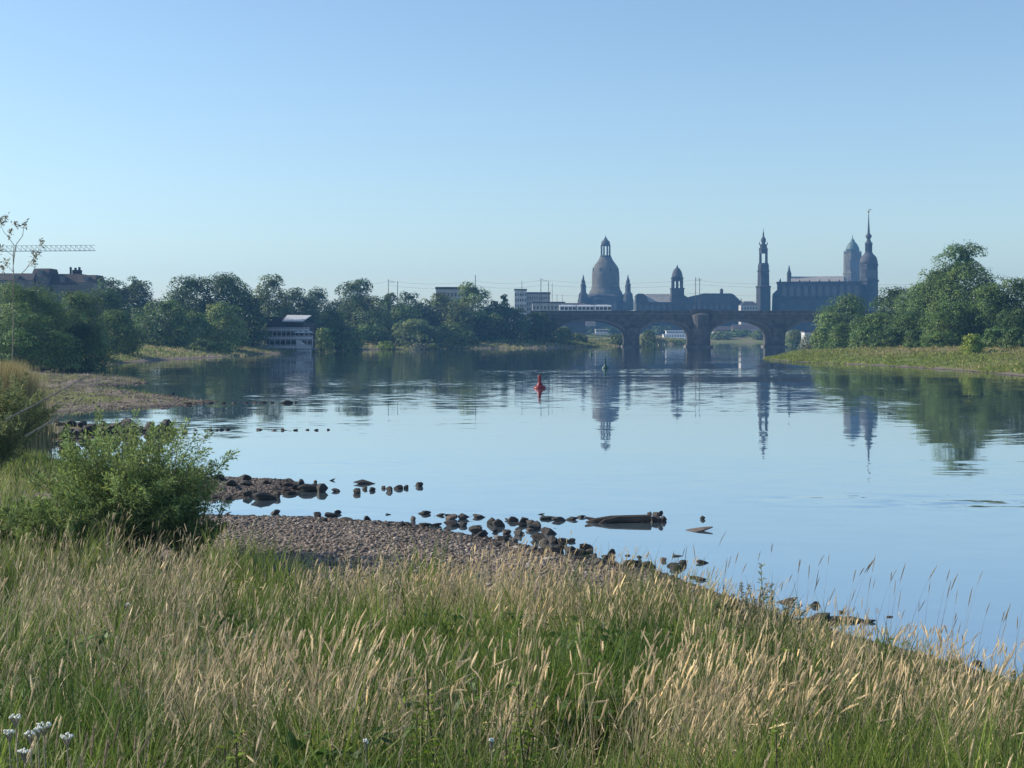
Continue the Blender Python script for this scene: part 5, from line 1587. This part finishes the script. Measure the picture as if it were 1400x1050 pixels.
LC = Z2([(115, 160, 60, 18), (180, 190, 50, 40), (205, 200, 60, 40), (270, 178, 50, 30), (320, 185, 60, 34), (355, 190, 60, 30), (430, 168, 70, 18), (480, 176, 70, 26), (545, 170, 60, 20), (580, 160, 40, 14),
         (100, 215, 60, 26), (130, 245, 70, 34), (300, 240, 70, 34), (390, 262, 80, 42), (430, 236, 70, 40), (455, 278, 50, 46), (480, 312, 60, 40), (540, 322, 44, 44), (600, 312, 70, 44), (670, 372, 80, 36),
         (720, 380, 80, 36), (800, 384, 90, 44), (845, 386, 60, 40), (880, 380, 50, 28), (905, 390, 40, 24), (1020, 396, 60, 36), (1048, 376, 60, 34), (1095, 434, 40, 12), (1130, 446, 50, 20), (1100, 478, 50, 24), (1000, 498, 60, 24), (935, 436, 40, 10), (980, 512, 60, 26), (560, 350, 60, 24), (640, 345, 50, 24)])
for a, b_, w, h in LC:
    stone(a, b_, w * 1.1, h * 1.25, "dark angular stone in the tumbled heap on the beach point below the log", gC)
for k in range(66):
    u = srg.random(); a = 640 + 240 * u + srg.normal() * 22; b_ = 722 + 62 * u ** 1.3 + srg.normal() * 11
    s_ = 6 + 15 * srg.random() ** 2
    stone(a, b_, s_, s_ * srg.uniform(.35, .7), "dark angular stone in the tumbled heap on the beach point below the log", gC, "stone" if srg.random() < .7 else "stone_mid", z=.02)
for (a, b_, w, h), lab, mt, k in zip(Z2([(215, 258, 80, 22), (535, 270, 52, 26), (722, 330, 54, 44), (795, 334, 28, 10), (955, 358, 50, 28), (1025, 336, 56, 8), (1135, 368, 74, 20), (1137, 168, 32, 28), (1120, 224, 150, 16), (400, 146, 34, 9), (430, 350, 80, 24), (290, 300, 60, 24)]),
        ["pale flat topped stone among the dark beach point stones", "dark rounded stone in the water just off the beach point", "square dark block standing clear in the water", "tiny stone right of the square water block", "peaked stone with pale top right of the square block", "flat sliver in the water above the peaked stone",
         "low wedge stone farthest right off the beach point", "small ball shaped stone alone in the water right of the log", "long flat slab awash below the ball shaped stone", "thin flat stone in the water above the beach point", "pale long stone half in the golden grass", "pale slanted stone at the back of the beach point"],
        ["stone_pale", "stone", "stone", "stone", "stone_mid", "stone_mid", "stone", "stone", "stone_mid", "stone", "stone_pale", "stone_pale"], [3, 0, 4, 6, 2, 6, 4, 0, 6, 6, 3, 3]):
    stone(a, b_, w, h, lab, None, mt, k)
# log with a stone pile at its outer end
t = thing("drift_log", "dark drift log lying in the water with broken left end", "log", (*GP(845, 714), .0))
def LP_(px, py, dy=0):
    D = GD(714); return (PX(px, D) - t.location.x, dy, PZ(py, D))
lb = MB(); lb.tube([LP_(801, 715), LP_(812, 713), LP_(835, 710.5), LP_(860, 709.5), LP_(882, 708.5), LP_(890, 708)], [.04, .09, .115, .11, .10, .09], 9)
lb.build("trunk", M["wood_dark"], t)
l2 = MB(); l2.tube([LP_(812, 720, -.3), LP_(826, 712, -.2), LP_(845, 708, -.13)], [.03, .07, .06], 7); l2.build("broken_limb", M["wood_dark"], t)
l3 = MB(); l3.tube([LP_(800, 708, .1), LP_(812, 711, .05)], [.03, .06], 6); l3.build("broken_limb", M["wood_dark"], t)
gL = "stones piled at the outer end of the drift log"
for a, b_, w, h, zz in [(884, 712, 18, 12, 0), (896, 714, 20, 14, 0), (907, 713, 14, 13, 0), (897, 706, 14, 10, .1), (904, 704, 9, 9, .16), (889, 704, 10, 7, .16)]:
    stone(a, b_ , w, h, "dark stone in the small pile at the outer end of the drift log", gL, z=zz)
# low rock ledge at the right
gK = "dark lumps of the low rock ledge at lower right"
for a, b_, w, h in [(1118, 851, 46, 13), (1145, 851, 40, 12), (1170, 851, 40, 8), (1190, 851, 24, 6), (1100, 850, 30, 6)]:
    stone(a, b_, w, h, "dark lump of the low rock ledge awash at the lower right shore", gK)
for a, b_, w, h, lab, k in [(1115, 829, 14, 11, "small round stone above the low rock ledge at lower right", 0), (1152, 838, 11, 4, "tiny flat stone just behind the low rock ledge", 6), (1217, 844, 10, 3, "tiny flat stone right of the low rock ledge", 6),
                            (1308, 908, 18, 12, "dark stone seen through reeds at far lower right, left of two", 1), (1338, 909, 14, 9, "dark stone seen through reeds at far lower right, right of two", 2), (1386, 922, 8, 9, "small dark stone nearest the right picture edge", 0), (1076, 828, 46, 3, "flat muddy slab left of the small round stone", 6)]:
    stone(a, b_, w, h, lab, None, "stone" if k != 6 else "stone_mid", k)
# third groyne: dark stone row
g3 = "dark stones of the big groyne above the willow"
for k in range(62):
    u = srg.random(); a = 15 + 215 * u; b_ = 597 - 8 * u + srg.normal() * 4.5
    if 60 < a < 170: b_ = 592 + srg.normal() * 5.5
    s_ = 9 + 17 * srg.random() ** 1.5
    stone(a, b_, s_, s_ * srg.uniform(.5, .9), "dark block of the thick stone groyne reaching out above the willow bush", g3, z=srg.uniform(0, .35))
for a, b_, w, h in [(200, 590, 14, 7), (190, 592, 12, 7), (180, 592, 16, 9), (207, 592, 14, 7), (222, 592, 12, 7), (252, 592, 10, 6)]:
    stone(a, b_, w, h, "dark block of the thick stone groyne reaching out above the willow bush", g3)
stone(236, 591, 20, 12, "largest stone at the outer end of the thick stone groyne", None, "stone", 0)
g3b = "dots of stone trailing off the big groyne"
for a, w, h in [(267, 6, 3), (288, 7, 4), (296, 6, 3.5), (303, 8, 4), (311, 8, 4), (354, 10, 3.5), (375, 6, 3), (386, 9, 4.5), (404, 7, 3), (421, 7, 3), (432, 7, 3), (449, 5, 3)]:
    stone(a, 588.5 + srg.normal() * .4, w, h, "small dark stone in the dotted line trailing right off the thick groyne", g3b)
# gravel spit
g4 = "dark stones on the gravel spit"
for a, b_, w, h in [(248, 552, 10, 4), (256, 551.5, 12, 4), (276, 551.5, 10, 4), (288, 551.5, 8, 3.5), (305, 551.5, 8, 3.5), (320, 551.5, 8, 3), (336, 551, 8, 3), (348, 551, 10, 3), (360, 551, 12, 4), (372, 551, 8, 3), (403, 551, 8, 4)]:
    stone(a, b_, w, h, "small dark stone in the row off the tip of the pink gravel spit", g4)
stone(392, 551.5, 16, 7, "largest stone near the end of the row off the gravel spit", None, "stone", 4)
stone(167, 558, 7, 6, "single white stone on the near edge of the gravel spit", None, "stone_pale", 0)
stone(237, 540, 5, 6, "small upright stone on the far edge of the gravel spit", None, "stone", 4)
bits = []
for k in range(34):
    a = srg.uniform(30, 235); b_ = 558.5 - (a > 120) * (a - 120) * .022 + (a < 120) * 3 + srg.normal() * 1.2
    bits.append((a, b_, srg.uniform(5, 12), .02))
for k in range(40):
    bits.append((srg.uniform(75, 200), 523.5 + srg.normal() * 2.2, srg.uniform(4, 11), .03))
for k in range(34):
    xx = srg.uniform(1050, 1420); yy = np.interp(xx, [1050, 1100, 1200, 1300, 1400], [492.0, 495.5, 499.5, 505.4, 514.4])
    bits.append((xx, yy, srg.uniform(2, 6), .03))
mbv = QM()
for o_ in [q for q in COL.objects if q.name.startswith("stone")]:      # small rubble round the bigger stones
    if o_.location.y > 86: continue
    for _ in range(int(srg.integers(2, 6))):
        xx = o_.location.x + srg.normal() * .38; yy = o_.location.y + srg.normal() * .3
        zz = max(gz(xx, yy), -.03) 
        bits.append((700 + xx / yy * F, HOR + (EYE - zz) / yy * F, 3 + 9 * srg.random() ** 2, zz))
for a, b_, s_, z_ in bits:
    me = STONES["stone"][int(srg.integers(0, 7))]
    co = np.array([v.co for v in me.vertices]); tri = np.array([p.vertices[:] for p in me.polygons])
    D = GD(b_, z_); w = s_ / F * D * .7
    co = co * np.array([w, w * .6, w * .45]) + np.array([PX(a, D), D, z_])
    mbv.add(co, tri, np.ones((len(co), 3)) * np.array([.08, .066, .058]) * (srg.uniform(.5, 2.2) if D > 60 else srg.uniform(.35, 1.1)))
tag(mbv.build("shore_stones", M["pebble"]), "small stones edging the far spits and the right bank waterline", None, None, "stuff")

# ------------------------------------------------------------------ pebbles of the gravel beaches
def pebbles(n, region, smin, smax, name, label):
    bm = bmesh.new(); bmesh.ops.create_icosphere(bm, subdivisions=1, radius=1)
    base = np.array([v.co for v in bm.verts]); tri = np.array([[v.index for v in f.verts] for f in bm.faces]); bm.free()
    X, Y = region(n)
    Z = ground(X, Y); ok = Z > .01
    X, Y, Z = X[ok], Y[ok], Z[ok]; n = len(X)
    s_ = smin * (smax / smin) ** (srg.random(n) ** 1.8) * np.interp(Y, [42, 44, 56, 90], [1, .55, .55, 1])
    sc = np.stack([s_ * srg.uniform(.7, 1.4, n), s_ * srg.uniform(.7, 1.4, n), s_ * srg.uniform(.35, .8, n)], -1)
    a = srg.uniform(0, 6.28, n)
    b_ = base[None] * (1 + .18 * srg.normal(size=(n, len(base), 1)))
    b_ = b_ * sc[:, None]
    xr = b_[..., 0] * np.cos(a)[:, None] - b_[..., 1] * np.sin(a)[:, None]; yr = b_[..., 0] * np.sin(a)[:, None] + b_[..., 1] * np.cos(a)[:, None]
    V_ = np.stack([xr + X[:, None], yr + Y[:, None], b_[..., 2] + Z[:, None] + sc[:, None, 2] * .3], -1)
    F_ = tri[None] + (np.arange(n) * len(base))[:, None, None]
    pick = srg.random(n)
    c = np.where(pick[:, None] < .5, np.array([.21, .17, .145]), np.where(pick[:, None] < .86, np.array([.12, .10, .088]), np.array([.33, .285, .245])))
    c = c * np.clip(1 + .25 * srg.normal(size=(n, 1)), .4, 1.7)
    wet = np.clip((Z + .02) / .2, .22, 1)[:, None]
    me = np_mesh(name, V_.reshape(-1, 3), F_.reshape(-1, 3), np.repeat(c * wet ** .5, len(base), 0))
    tag(link_mesh(name, me, M["pebble"]), label, None, None, "stuff")
def reg_beach(n):
    D = srg.uniform(22.5, 42.5, n); px = srg.uniform(250, 1150, n); X = (px - 700) / F * D
    return X, D
pebbles(72000, reg_beach, .012, .055, "beach_pebbles", "grey brown pebbles covering the near gravel beach")
def reg_spits(n):
    k = srg.random(n)
    D = np.where(k < .35, srg.uniform(44, 53, n), np.where(k < .7, srg.uniform(98, 136, n), srg.uniform(146, 180, n)))
    px = np.where(k < .35, srg.uniform(270, 430, n), np.where(k < .7, srg.uniform(30, 310, n), srg.uniform(65, 205, n)))
    return (px - 700) / F * D, D
pebbles(30000, reg_spits, .022, .09, "spit_gravel", "coarse gravel covering the spits and groynes on the left")

# ------------------------------------------------------------------ haze over the whole valley
hb = MB(); hb.box(-1520, 1520, -75, 2620, -3, 118)
m = bpy.data.materials.new("haze"); m.use_nodes = True
N = m.node_tree.nodes; L = m.node_tree.links
N.remove(N["Principled BSDF"])
v = N.new("ShaderNodeVolumePrincipled")
v.inputs["Color"].default_value = (.20, .49, .96, 1)
v.inputs["Density"].default_value = .00021
v.inputs["Anisotropy"].default_value = .2
L.new(v.outputs[0], N["Material Output"].inputs["Volume"])
o = hb.build("haze", m)
tag(o, "thin blue morning haze filling the river valley", None, None, "stuff")
